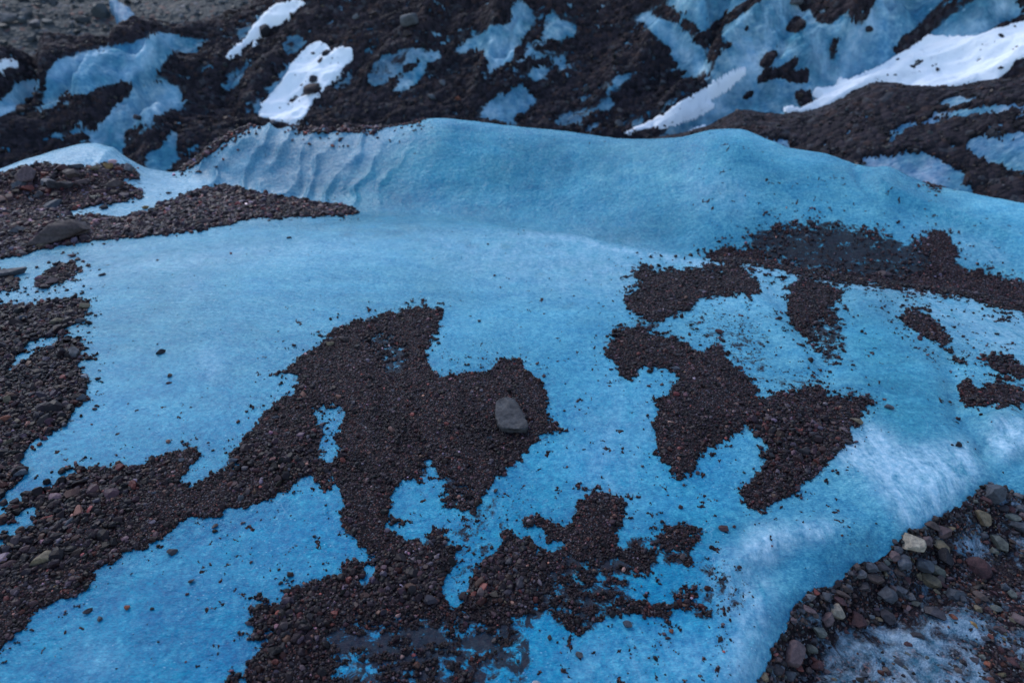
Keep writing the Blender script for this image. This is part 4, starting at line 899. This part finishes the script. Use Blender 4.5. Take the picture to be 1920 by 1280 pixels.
# the ledge
S(112, 436, 106, 44, 'brown', 'biggest boulder, grey-brown and pitted, at the rim of the left ledge', tilt=-.16, planes=6, sink=.22, lump=.30, fine=.07, cat='boulder', name='boulder')
for a in [
 (50, 331, 32, 28, 'mauve', 'upright mauve-grey stone, tallest among the stones at the back of the left ledge'),
 (41, 346, 26, 14, 'slate', 'flat bluish stone right under the upright mauve-grey one on the ledge'),
 (88, 344, 18, 13, 'grey', 'small grey stone between a bluish slab and a dark block on the ledge'),
 (103, 347, 20, 18, 'dark', 'dark block right of a small grey stone at the back of the ledge'),
 (136, 328, 27, 18, 'brown', 'grey-brown stone in the upper row of the ledge, under the snow mound'),
 (158, 344, 31, 14, 'mauve', 'flat mauve-grey stone in the middle of the ledge gravel'),
 (126, 349, 26, 14, 'dark', 'wide dark stone left of the flat mauve-grey one on the ledge'),
 (218, 347, 36, 13, 'brown', 'long low brown stone beside the snow at the right of the ledge gravel'),
 (240, 317, 20, 18, 'grey', 'dark grey stone at the right end of the stone row below the snow mound'),
 (205, 313, 15, 11, 'ochre', 'ochre yellow stone at the edge of the snow mound, the brighter of two'),
 (179, 316, 17, 11, 'olive', 'dull yellow-brown stone left of the ochre one at the snow mound edge'),
 (220, 317, 19, 10, 'red', 'dull red stone between the ochre and the dark grey stone below the mound'),
 (194, 321, 20, 9, 'mauve', 'low mauve stone in front of the ochre stone below the mound'),
 (117, 317, 18, 13, 'maroon', 'dark maroon stone in the row under the snow mound'),
 (145, 314, 22, 10, 'slate', 'slate stone in the row under the snow mound, between maroon and yellow-brown stones'),
 (54, 354, 16, 12, 'red', 'brick red stone near the left end of the ledge'),
 (75, 365, 15, 14, 'dark', 'dark rounded stone on the little snow spot inside the ledge gravel'),
 (102, 385, 33, 15, 'slate', 'slate blue stone in front of the snow spot on the ledge'),
 (85, 357, 18, 10, 'maroon', 'reddish brown stone above the snow spot on the ledge'),
 (197, 389, 16, 8, 'black', 'black stone lying alone on the snow strip of the ledge'),
 (273, 389, 13, 8, 'ochre', 'orange-brown stone at the right end of the snow strip on the ledge'),
 (187, 361, 32, 9, 'maroon', 'long flat red-brown stone above a pale sliver on the ledge'),
 (180, 370, 18, 6, 'cream', 'pale tan sliver of rock in the ledge gravel'),
 (33, 433, 28, 15, 'grey', 'grey stone left of the big boulder'),
 (317, 362, 11, 5, 'black', 'flat black chip on the snow, left of two near the tip of the ledge'),
 (355, 361, 10, 6, 'black', 'rounded black chip on the snow, nearer the ridge wall'),
 (384, 350, 12, 5, 'black', 'thin dark chip on the snow at the foot of the scalloped ridge wall'),
 (81, 461, 17, 9, 'olive', 'ochre-brown stone tucked under the big boulder'),
 (170, 437, 12, 12, 'mauve', 'mauve stone touching the right end of the big boulder'),
 (296, 424, 13, 8, 'slate', 'bluish stone at the lower rim of the ledge gravel'),
 (371, 393, 10, 7, 'pale', 'pale grey pebble high in the tongue of the ledge gravel'),
 (12, 514, 58, 18, 'grey', 'flat dark grey slab cut by the left edge of the photo, below the ledge'),
 (138, 479, 16, 7, 'maroon', 'maroon pebble alone on the ice under the ledge'),
 (96, 529, 22, 11, 'mauve', 'mauve stone in the small gravel clump below the ledge'),
 (81, 536, 20, 8, 'maroon', 'reddish flat stone at the left foot of the small gravel clump below the ledge'),
 (190, 515, 15, 5, 'dark', 'thin dark chip on the ice right of the small gravel clump'),
 # left patches
 (160, 573, 18, 14, 'olive', 'grey-brown pebble at the right tip of the uppermost left gravel patch'),
 (152, 600, 16, 11, 'grey', 'grey pebble just off the tip of the uppermost left gravel patch'),
 (112, 602, 29, 14, 'olive', 'oblong grey-brown pebble inside the uppermost left gravel patch'),
 (44, 598, 14, 14, 'slate', 'slate pebble left of the oblong one in the uppermost left gravel patch'),
 (143, 660, 18, 24, 'grey', 'upright light grey pebble at the tip of the second left gravel patch'),
 (160, 705, 13, 12, 'pale', 'whitish pebble on the rim of the second left gravel patch'),
 (157, 744, 19, 16, 'slate', 'dark bluish pebble on the rim of the second left gravel patch'),
 (126, 757, 14, 13, 'mauve', 'mauve pebble in the second left gravel patch beside the bluish rim pebble'),
 (11, 786, 18, 17, 'rust', 'rusty red pebble at the far left of the second left gravel patch'),
 (32, 792, 13, 12, 'tan', 'tan pebble right of the rusty one in the second left gravel patch'),
 (15, 748, 16, 20, 'olive', 'olive pebble above the rusty one in the second left gravel patch'),
 (40, 884, 20, 17, 'slate', 'round dark slate pebble at the lower end of the second left gravel patch'),
 (17, 828, 17, 13, 'olive', 'olive-brown pebble in the narrow end of the second left gravel patch'),
 (302, 658, 17, 12, 'black', 'black stone lying alone in the middle of the blue ice at the left'),
 (319, 703, 9, 8, 'brown', 'small brown pebble below the lone black stone on the left ice'),
 (317, 717, 10, 5, 'maroon', 'small maroon chip below the lone black stone on the left ice'),
 (436, 861, 19, 15, 'slate', 'dark bluish pebble on the ice beside the notch of the diagonal band'),
 # diagonal band
 (83, 1046, 38, 26, 'olive', 'rusty tan pebble, largest in the diagonal gravel band'),
 (131, 980, 17, 16, 'slate', 'slate blue pebble above the middle of the diagonal gravel band'),
 (146, 1007, 17, 12, 'rust', 'rust red pebble near the slate blue one in the diagonal gravel band'),
 (18, 1056, 26, 16, 'maroon', 'long maroon pebble at the left end of the diagonal gravel band'),
 (30, 1108, 18, 13, 'mauve', 'mauve pebble low at the left end of the diagonal gravel band'),
 (104, 1099, 10, 8, 'ochre', 'yellow pebble low in the diagonal gravel band'),
 (221, 919, 11, 11, 'grey', 'light bluish pebble in the upper part of the diagonal gravel band'),
 (291, 922, 11, 10, 'slate', 'bluish pebble where the diagonal gravel band forks'),
 (452, 932, 12, 14, 'slate', 'pale slate pebble at the lower rim of the diagonal gravel band, near the centre'),
 (341, 861, 13, 12, 'slate', 'slate pebble in the upper arm of the diagonal gravel band'),
 (519, 780, 16, 12, 'slate', 'light bluish pebble in the bulge of the band next to the centre patch'),
 (540, 812, 11, 10, 'grey', 'grey pebble in the bulge of the band, below the light bluish one'),
 (405, 984, 14, 8, 'brown', 'brown chip on the ice just under the diagonal gravel band'),
 (456, 979, 9, 6, 'mauve', 'mauve chip on the ice under the diagonal gravel band, rightmost of a few'),
 (324, 1032, 17, 13, 'dark', 'dark two-lobed chip on the lower left ice'),
 (359, 1088, 12, 9, 'dark', 'dark chip below the two-lobed one on the lower left ice'),
 (351, 1112, 7, 6, 'maroon', 'tiny maroon pebble on the lower left ice'),
 (239, 1137, 9, 9, 'rust', 'rust red pebble alone on the lower left ice'),
 (286, 1140, 7, 6, 'black', 'tiny black pebble right of the rust red one on the lower left ice'),
 (187, 1159, 9, 9, 'slate', 'slate pebble alone on the lower left ice'),
 (165, 1145, 15, 8, 'dark', 'dark grey flake left of the slate pebble on the lower left ice'),
 (471, 1053, 7, 6, 'maroon', 'tiny maroon pebble on the ice left of the lower centre gravel'),
 (526, 1091, 9, 9, 'dark', 'dark pebble at the upper rim of the lower centre gravel'),
 (589, 1004, 7, 7, 'black', 'round black pebble on the ice pocket left of the centre column'),
 # centre
 (645, 635, 19, 15, 'brown', 'reddish brown pebble, larger of a pair on the upper left rim of the centre patch'),
 (621, 644, 18, 13, 'olive', 'tan-brown pebble, smaller of a pair on the upper left rim of the centre patch'),
 (690, 600, 14, 9, 'slate', 'slate pebble on the top rim of the centre patch'),
 (864, 715, 12, 9, 'slate', 'bluish pebble in the right lobe of the centre patch'),
 (822, 642, 9, 7, 'dark', 'dark pebble on the ice off the upper right tip of the centre patch'),
 (899, 601, 8, 6, 'slate', 'slate pebble alone on the upper centre ice'),
 (927, 516, 7, 4, 'maroon', 'tiny maroon chip high on the centre ice'),
 (543, 445, 11, 4, 'black', 'black chip on the bright ice near the ledge tip'),
 (862, 862, 11, 8, 'red', 'bright red pebble in the lower right of the centre patch'),
 (1007, 681, 8, 6, 'maroon', 'maroon chip on the ice right of the round lobe of the centre patch'),
 (757, 1055, 12, 9, 'pink', 'pinkish pebble in the dark clump at the foot of the centre column'),
 (748, 1151, 12, 11, 'pink', 'pink pebble below the dark clump at the foot of the centre column'),
 (714, 1122, 14, 11, 'mauve', 'pinkish grey pebble left of the pink pebble in the lower gravel'),
 (966, 1068, 11, 14, 'slate', 'upright slate blue pebble in the lower gravel, right clump'),
 (964, 1081, 11, 8, 'grey', 'light bluish grey pebble under the upright slate blue one'),
 (947, 1127, 10, 11, 'olive', 'tan pebble low in the right clump of the lower gravel'),
 (990, 1077, 10, 9, 'olive', 'brown pebble right of the upright slate blue one in the lower gravel'),
 (902, 1130, 12, 11, 'grey', 'light bluish pebble at the lower left rim of the right clump'),
 (877, 1156, 15, 11, 'mauve', 'mauve pebble on silt below the gap between two clumps'),
 (580, 1156, 15, 14, 'mauve', 'mauve-grey pebble in the left part of the lower gravel'),
 (755, 1229, 9, 9, 'pink', 'pink pebble on smooth silt near the bottom edge'),
 (1005, 1278, 16, 12, 'pale', 'whitish pebble at the bottom edge of the photo'),
 (1175, 1169, 19, 15, 'slate', 'dark slate pebble on the ice under the lower gravel arm'),
 (1087, 1224, 15, 14, 'grey', 'grey pebble with a tan side on the bottom ice'),
 (1030, 1193, 9, 14, 'dark', 'dark upright chip on the ice left of the bottom ones'),
 (1259, 1182, 10, 9, 'rust', 'rust pebble on the ice near the bottom right of the lower gravel'),
 (971, 1238, 7, 7, 'dark', 'round dark pebble on the bottom ice near the silt edge'),
 (1275, 948, 10, 10, 'maroon', 'maroon pebble on the ice below the fork of the right patch'),
 (1357, 988, 19, 14, 'maroon', 'dark maroon stone on the ice between the right patch and the lower gravel'),
 (1376, 986, 7, 7, 'maroon', 'tiny maroon pebble beside the dark maroon stone on the ice'),
 (1205, 873, 7, 6, 'brown', 'tiny brown pebble on the ice left of the right patch'),
 # right side
 (1268, 690, 27, 13, 'slate', 'large flat bluish stone in the upper part of the right patch'),
 (1316, 545, 14, 8, 'grey', 'grey pebble in the sandy patch at the ice crest'),
 (1347, 621, 15, 12, 'maroon', 'maroon pebble among sparse grit right of the right patch'),
 (1388, 688, 12, 9, 'maroon', 'dark maroon pebble at the right shoulder of the right patch'),
 (1556, 696, 8, 6, 'black', 'black pebble just under the narrow gravel tongue'),
 (1533, 713, 8, 8, 'dark', 'dark pebble above the right arm of the right patch, upper of two'),
 (1532, 721, 9, 7, 'dark', 'dark pebble above the right arm of the right patch, lower of two'),
 (1665, 762, 18, 10, 'slate', 'grey-green pebble on the ice off the tip of the right arm'),
 (1659, 748, 7, 4, 'rust', 'tiny rust chip above the grey-green pebble off the right arm'),
 (1605, 788, 24, 12, 'olive', 'olive grey stone on the right edge of the right patch'),
 (1583, 806, 20, 12, 'mauve', 'mauve grey stone on the right edge of the right patch, middle of three'),
 (1587, 827, 18, 12, 'dark', 'dark stone on the right edge of the right patch, lowest of three'),
 (1510, 796, 11, 11, 'slate', 'bluish pebble in the middle of the right arm of the right patch'),
 (1556, 763, 12, 9, 'maroon', 'maroon pebble in the right arm of the right patch'),
 (1469, 876, 19, 11, 'maroon', 'maroon stone in the lower lobe of the right patch'),
 (1298, 800, 13, 14, 'brown', 'brown stone in the left lobe of the right patch'),
 (1301, 764, 9, 7, 'red', 'red pebble in the left lobe of the right patch'),
 (1796, 832, 11, 11, 'black', 'sharp black stone alone on the ice at the far right'),
 (1785, 833, 5, 4, 'black', 'tiny black chip left of the sharp black stone'),
 (1657, 514, 25, 12, 'mauve', 'mauve grey stone in the muddy trough behind the crest'),
 (1517, 417, 13, 8, 'dark', 'dark stone on the upper rim of the muddy trough grit'),
 (1870, 626, 9, 5, 'black', 'black chip on the pale ice below the crest at the far right'),
 # stone bank
 (1861, 924, 34, 38, 'slate', 'pointed dark slate stone, topmost of the stone bank in the lower right'),
 (1843, 936, 26, 12, 'maroon', 'flat dark red stone under the pointed slate one'),
 (1839, 969, 34, 30, 'olive', 'angular olive-tan stone below the pointed slate one in the bank'),
 (1906, 984, 40, 22, 'slate', 'long bluish slate stone at the right edge of the photo'),
 (1895, 955, 20, 14, 'maroon', 'maroon stone above the long bluish one at the right edge'),
 (1889, 929, 16, 12, 'dark', 'small dark stone right of the pointed slate one on the bank rim'),
 (1907, 928, 16, 12, 'grey', 'small grey stone on the bank rim at the right edge of the photo'),
 (1917, 966, 14, 14, 'mauve', 'mauve stone above the long bluish one, at the right edge'),
 (1895, 969, 26, 13, 'green', 'grey-green stone between olive-tan and long bluish stones'),
 (1873, 1018, 36, 28, 'green', 'greenish grey stone right of the frosty ice spot in the bank'),
 (1704, 1011, 48, 38, 'cream', 'bright cream-tan angular block on the rim of the stone bank'),
 (1736, 1011, 20, 32, 'mauve', 'narrow upright mauve stone right of the cream-tan block'),
 (1766, 997, 26, 28, 'mauve', 'reddish mauve stone, second right of the cream-tan block'),
 (1745, 984, 28, 20, 'brown', 'dark brown stone above the narrow upright one, on the bank rim'),
 (1780, 990, 16, 12, 'olive', 'olive-brown stone right of the reddish mauve one'),
 (1765, 1025, 36, 26, 'olive', 'olive-brown slab behind the black stone in the bank'),
 (1770, 1043, 34, 34, 'black', 'black rounded stone in the middle of the bank, left of the frosty spot'),
 (1723, 1054, 42, 36, 'slate', 'large grey slate block below the cream-tan one'),
 (1693, 1052, 30, 36, 'slate', 'dark slate stone leaning on the left of the large slate block'),
 (1672, 1041, 24, 20, 'mauve', 'purple-grey stone left of the leaning slate on the bank rim'),
 (1679, 1027, 22, 16, 'slate', 'slate chip under the left corner of the cream-tan block'),
 (1678, 1014, 11, 11, 'dark', 'small dark stone touching the left of the cream-tan block'),
 (1756, 1068, 26, 26, 'green', 'light grey-green stone under the black one in the bank'),
 (1739, 1086, 40, 27, 'olive', 'yellowish brown rough stone in the middle of the bank'),
 (1831, 1061, 40, 38, 'maroon', 'big dark red stone on the frozen silt right in the bank'),
 (1629, 1062, 28, 24, 'slate', 'squarish blue-grey stone standing on the bank rim'),
 (1604, 1060, 16, 26, 'brown', 'sharp upright shard on the bank rim against the blue ice'),
 (1612, 1075, 19, 22, 'grey', 'grey stone at the foot of the upright shard'),
 (1595, 1074, 14, 14, 'dark', 'small dark stone left of the upright shard'),
 (1654, 1062, 28, 20, 'dark', 'dark stone right of the squarish blue-grey one on the bank rim'),
 (1637, 1082, 32, 20, 'brown', 'brown-grey stone under the squarish blue-grey one'),
 (1581, 1100, 31, 17, 'brown', 'dark brown flat stone on the rim left below the shard'),
 (1657, 1112, 36, 36, 'slate', 'dark slate blue stone, large, in the lower middle of the bank'),
 (1620, 1099, 28, 26, 'dark', 'dark grey stone left above the large slate blue one'),
 (1682, 1071, 22, 16, 'brown', 'brown-grey stone under the leaning slate stone'),
 (1570, 1124, 30, 18, 'maroon', 'dark red stone just above the bright beige one'),
 (1548, 1116, 23, 21, 'slate', 'slate stone on the bank rim, upper left of the bright beige one'),
 (1573, 1110, 38, 12, 'brown', 'long thin dark brown stone above the dark red one'),
 (1569, 1145, 25, 30, 'cream', 'bright beige stone in the lower bank'),
 (1551, 1158, 32, 32, 'mauve', 'mauve brown stone leaning against the bright beige one'),
 (1487, 1217, 50, 54, 'mauve', 'largest block of the bank, mauve brown, low on its left rim'),
 (1609, 1160, 32, 33, 'maroon', 'dark maroon rock right of the bright beige stone'),
 (1534, 1182, 28, 26, 'green', 'grey-green stone below the mauve brown leaning one'),
 (1518, 1118, 20, 15, 'grey', 'grey stone on the rim left of a dark red pebble'),
 (1530, 1110, 13, 13, 'red', 'dark red pebble on the bank rim'),
 (1514, 1141, 30, 20, 'mauve', 'purple-grey stone below the grey one on the left rim'),
 (1500, 1134, 14, 14, 'dark', 'dark pebble at the outermost left of the bank bulge'),
 (1486, 1162, 14, 18, 'mauve', 'mauve pebble on the left rim above the largest block'),
 (1503, 1162, 14, 17, 'brown', 'brown pebble inside the rim above the largest block'),
 (1517, 1213, 27, 20, 'green', 'grey-green stone touching the right of the largest block'),
 (1528, 1244, 25, 28, 'maroon', 'dark maroon stone right below the largest block'),
 (1457, 1255, 27, 27, 'dark', 'dark grey-brown stone left below the largest block'),
 (1479, 1262, 19, 31, 'slate', 'narrow upright dark slate stone under the largest block'),
 (1434, 1270, 23, 22, 'olive', 'olive-grey stone at the lower left end of the bank'),
 (1462, 1280, 36, 18, 'grey', 'grey flat stone at the bottom edge under the narrow slate one'),
 (1494, 1250, 22, 12, 'red', 'red stone wedged under the largest block'),
 (1456, 1233, 17, 14, 'mauve', 'mauve pebble left of the largest block'),
 (1661, 1156, 28, 24, 'dark', 'dark stone under the large slate blue one'),
 (1703, 1117, 22, 16, 'grey', 'grey stone right of the large slate blue one'),
 (1683, 1103, 26, 20, 'slate', 'slate stone touching the right of the large slate blue one'),
 (1786, 1110, 33, 24, 'slate', 'blue-black slate stone right of the middle of the bank'),
 (1747, 1148, 38, 24, 'dark', 'dark embedded stone in the frosty crust'),
 (1761, 1093, 28, 14, 'maroon', 'dark red flat stone right of the yellowish brown one'),
 (1907, 1157, 32, 22, 'mauve', 'mauve grey stone at the right edge low in the bank'),
 (1864, 1139, 21, 14, 'green', 'grey-green stone left of the mauve grey edge stone'),
 (1839, 1118, 28, 18, 'brown', 'brown-grey stone below the big dark red one'),
 (1787, 1156, 16, 11, 'rust', 'rust orange chip on the frosty crust'),
 (1714, 1190, 27, 20, 'dark', 'dark stone half frozen in the lower frosty crust'),
 (1701, 1206, 14, 14, 'maroon', 'reddish pebble left of the half frozen dark stone'),
 (1898, 1240, 26, 17, 'maroon', 'maroon stone low at the right edge'),
 (1850, 1245, 13, 11, 'rust', 'rust pebble left of the low maroon stone'),
 (1620, 1264, 13, 12, 'slate', 'dark slate pebble alone on the frosty crust at the bottom'),
 (1825, 1172, 19, 12, 'ochre', 'ochre pebble at the rim of the frosty crust'),
 (1873, 1178, 18, 16, 'mauve', 'mauve pebble between frosty patches at the right'),
 (1821, 1205, 14, 10, 'slate', 'bluish pebble at the right rim of the frosty crust'),
 (1681, 1129, 13, 9, 'dark', 'dark pebble between the slate blue and embedded stones')]:
    S(*a)
# the flat slab in the centre patch
def slab(pts, hpx, tint, label, z0=0.):
    p = np.array(P(pts)); c = p.mean(0); b = near.hit(c[0], c[1]+hpx*.6)[0]
    D = math.sqrt(b[0]**2+b[1]**2+(H-b[2])**2); de = math.atan2(H-b[2], b[3]); hgt = hpx/F*D/math.cos(de)
    yaw = -math.atan2(b[0], b[1]); c_, s_ = math.cos(yaw), math.sin(yaw)
    q = (p-c)/F*D; q[:, 1] *= -1/math.sin(de); q = q@np.array([[c_, s_], [-s_, c_]])
    bm = bmesh.new()
    top = [bm.verts.new((x, y, hgt*(.80+.5*(i % 2)*.3))) for i, (x, y) in enumerate(q)]
    bot = [bm.verts.new((x*.93, y*.93, -.004)) for x, y in q]
    n = len(q); bm.faces.new(top[::-1]); bm.faces.new(bot)
    for i in range(n): bm.faces.new((top[i], top[(i+1) % n], bot[(i+1) % n], bot[i]))
    bmesh.ops.recalc_face_normals(bm, faces=bm.faces)
    bmesh.ops.bevel(bm, geom=bm.edges[:], offset=.004, segments=1, affect='EDGES', profile=.6)
    bmesh.ops.triangulate(bm, faces=bm.faces)
    for _ in range(4):
        bmesh.ops.subdivide_edges(bm, edges=[e for e in bm.edges if e.calc_length() > .006], cuts=1)
        bmesh.ops.triangulate(bm, faces=bm.faces)
    V = np.array([v.co[:] for v in bm.verts]); Fc = np.array([[v.index for v in f.verts] for f in bm.faces]); bm.free()
    V[:, 2] += .008*ridged(V[:, 0]*14, V[:, 1]*14, 6, .62); V[:, 0] += .007*fbm(V[:, 1]*45, V[:, 2]*45+3, 4); V[:, 1] += .007*fbm(V[:, 0]*45, V[:, 2]*45+9, 4)
    o = link('rock', raw_mesh('rock', V, Fc.ravel(), 3, True, np.tile(np.array(TINT[tint])*.42, (len(V), 1))), STONE); o.location = (b[0], b[1], b[2]+z0)
    return props(o, label=label, cat='rock')
slab("928,755 944,747 966,748 975,766 984,784 990,800 986,806 960,806 938,804 929,785", 12, 'grey', 'flat grey angular rock lying on the central gravel patch', -.002)

# loose stones filling the bank
BINS = [('slate', 'small bluish grey stone between the named rocks of the lower right bank'), ('dark', 'small blackish stone between the larger rocks of the lower right bank'), ('maroon', 'small dark red stone between the larger rocks of the lower right bank'),
        ('green', 'small grey-green stone between the larger rocks of the lower right bank'), ('brown', 'small brown stone between the larger rocks of the lower right bank'), ('mauve', 'small mauve stone between the larger rocks of the lower right bank'), ('olive', 'small olive stone between the larger rocks of the lower right bank')]
BINS[0] = ('slate', 'small bluish grey stone between the larger rocks of the lower right bank')
sr = np.random.default_rng(21); rimd = blur(poly(BANK), 26); n_ = 0; spots = []
while n_ < 125:
    u = sr.uniform(1430, 1915); v = sr.uniform(925, 1275)
    if samp(BF, u, v) < .8: continue
    e = float(samp(rimd, u, v)); fr_ = float(samp(FRF, u, v)); bs_ = float(samp(BSF, u, v))
    pr = (1.0 if e < .9 else .33)*(1-.93*fr_)*(1-.8*bs_)
    if sr.random() > pr: continue
    w_ = sr.uniform(9, 18)
    if any((u-a)**2+(v-b)**2 < (.8*(w_+c)/2)**2 for a, b, c in spots): continue
    spots.append((u, v, w_)); k = sr.choice(7, p=[.26, .24, .1, .12, .12, .1, .06])
    stone(u, v, w_, w_*sr.uniform(.6, .95), BINS[k][0], BINS[k][1], group='small stones of the lower right bank', tilt=sr.normal(0, .35)); n_ += 1

# boulders out on the far slope
def far_stone(u, v, w, h, tint, label, sheet=None, name='boulder', **k):
    s = sheet or far; p = s.hit(u, v+h*.3)[0]; D = math.sqrt(p[0]**2+p[1]**2+(H-p[2])**2)
    a = min(max(h/w/.85, .4), 1.2)
    return put_stone((p[0], p[1], p[2]+.03), w/2/F*D, (a, a*.9), -math.atan2(p[0], p[1]), 0, tint, label, cat='boulder', name=name, n=3, seed=int(u*3+v*5), mat=STONE_FAR, **k)
TINT['mist'] = (.10, .105, .115)
for a in [(771, 45, 36, 24, 'mist', 'large pale grey boulder high on the far debris slope, top centre'), (765, 68, 24, 12, 'brown', 'brown boulder just below the large pale grey one on the far slope'), (497, 62, 22, 28, 'black', 'black boulder cutting into the long slanting snow streak'),
          (590, 153, 22, 14, 'dark', 'dark boulder in the ragged snow patch, upper of two'), (587, 173, 32, 20, 'brown', 'brown boulder in the ragged snow patch, larger lower one'), (614, 105, 18, 14, 'dark', 'dark boulder in the upper notch of the ragged snow patch'),
          (432, 30, 26, 14, 'brown', 'brown boulder on the skyline of the debris slope beside the grey hillside'), (602, 118, 12, 10, 'brown', 'small brown boulder under the upper notch of the ragged snow patch'), (1490, 8, 26, 12, 'mist', 'grey boulder at the top edge above the big bare ice face'),
          (860, 190, 14, 10, 'rust', 'reddish boulder on the far slope above the middle of the ridge'), (830, 160, 12, 10, 'mist', 'pale boulder on the far slope left above the reddish one'), (810, 186, 16, 12, 'mist', 'grey boulder on the far slope, left of the reddish one'),
          (700, 30, 14, 10, 'brown', 'small brown boulder on the upper slope left of the pale one'), (667, 36, 13, 9, 'mist', 'small pale boulder on the upper slope left of a brown one'), (1240, 162, 14, 12, 'mist', 'grey boulder in the dark gully between two bare ice faces'),
          (1160, 235, 16, 12, 'mist', 'grey boulder at the foot of the debris left of the snow tongue'), (1120, 120, 11, 8, 'brown', 'small brown boulder in the middle of the dark debris, right of centre'), (1240, 200, 14, 10, 'dark', 'dark boulder low in the debris left of the snow tongue'),
          (950, 165, 12, 9, 'dark', 'dark boulder beside the central bare ice streak'), (515, 235, 14, 10, 'slate', 'dark boulder at the foot of the ragged snow patch'), (690, 200, 14, 10, 'brown', 'brown boulder between ragged snow and the ridge crest'),
          (40, 210, 14, 10, 'brown', 'brown boulder on the dark slope at the far left'), (260, 225, 14, 9, 'dark', 'dark boulder at the tip of a bare ice streak left'), (1630, 60, 14, 10, 'dark', 'dark boulder in the gully at the upper right')]:
    far_stone(*a)
for a in [(20, 40, 24, 14, 'mist', 'pale block on the grey hillside at the left edge'), (140, 98, 22, 14, 'slate', 'dark block low on the grey hillside'), (70, 50, 18, 12, 'slate', 'dark block high on the grey hillside'), (330, 50, 14, 8, 'slate', 'dark block on the hillside right of the ice tongue'), (105, 75, 18, 10, 'mist', 'pale block in the middle of the grey hillside')]:
    far_stone(*a, sheet=hill)
SUNEL, SUNROT, DUST, OZ, SKYS, SUNE, SUNC, EXPO = 46, -40, .6, 1.2, .15, .8, (1, .98, .95), .9
# ------------------------------------------------------------------ camera, light
cam = bpy.data.cameras.new('camera'); co_ = bpy.data.objects.new('camera', cam); COL.objects.link(co_)
co_.location = (0, 0, H); co_.rotation_euler = (math.radians(60), 0, 0)
cam.sensor_width = 36; cam.lens = 24; cam.clip_end = 500; cam.clip_start = .02
cam.dof.use_dof = True; cam.dof.focus_distance = 2.35; cam.dof.aperture_fstop = 2.3
sc.camera = co_
w = bpy.data.worlds.new('World'); sc.world = w; w.use_nodes = True
t = w.node_tree; bg = t.nodes['Background']
sky = t.nodes.new('ShaderNodeTexSky'); sky.sky_type = 'NISHITA'; sky.sun_disc = False
SUN_EL, SUN_ROT = math.radians(SUNEL), math.radians(SUNROT)
sky.sun_elevation = SUN_EL; sky.sun_rotation = SUN_ROT; sky.air_density = 1.0; sky.dust_density = DUST; sky.ozone_density = OZ
t.links.new(sky.outputs[0], bg.inputs[0]); bg.inputs[1].default_value = SKYS
sl = bpy.data.lights.new('sun', 'SUN'); sl.energy = SUNE; sl.angle = math.radians(25); sl.color = SUNC
so_ = bpy.data.objects.new('sun', sl); COL.objects.link(so_)
so_.rotation_euler = (math.pi/2-SUN_EL, 0, math.pi-SUN_ROT)
sc.view_settings.view_transform = 'Standard'; sc.view_settings.look = 'None'; sc.view_settings.gamma = 1; sc.view_settings.exposure = EXPO
sc.cycles.max_bounces = 5; sc.cycles.use_denoising = True
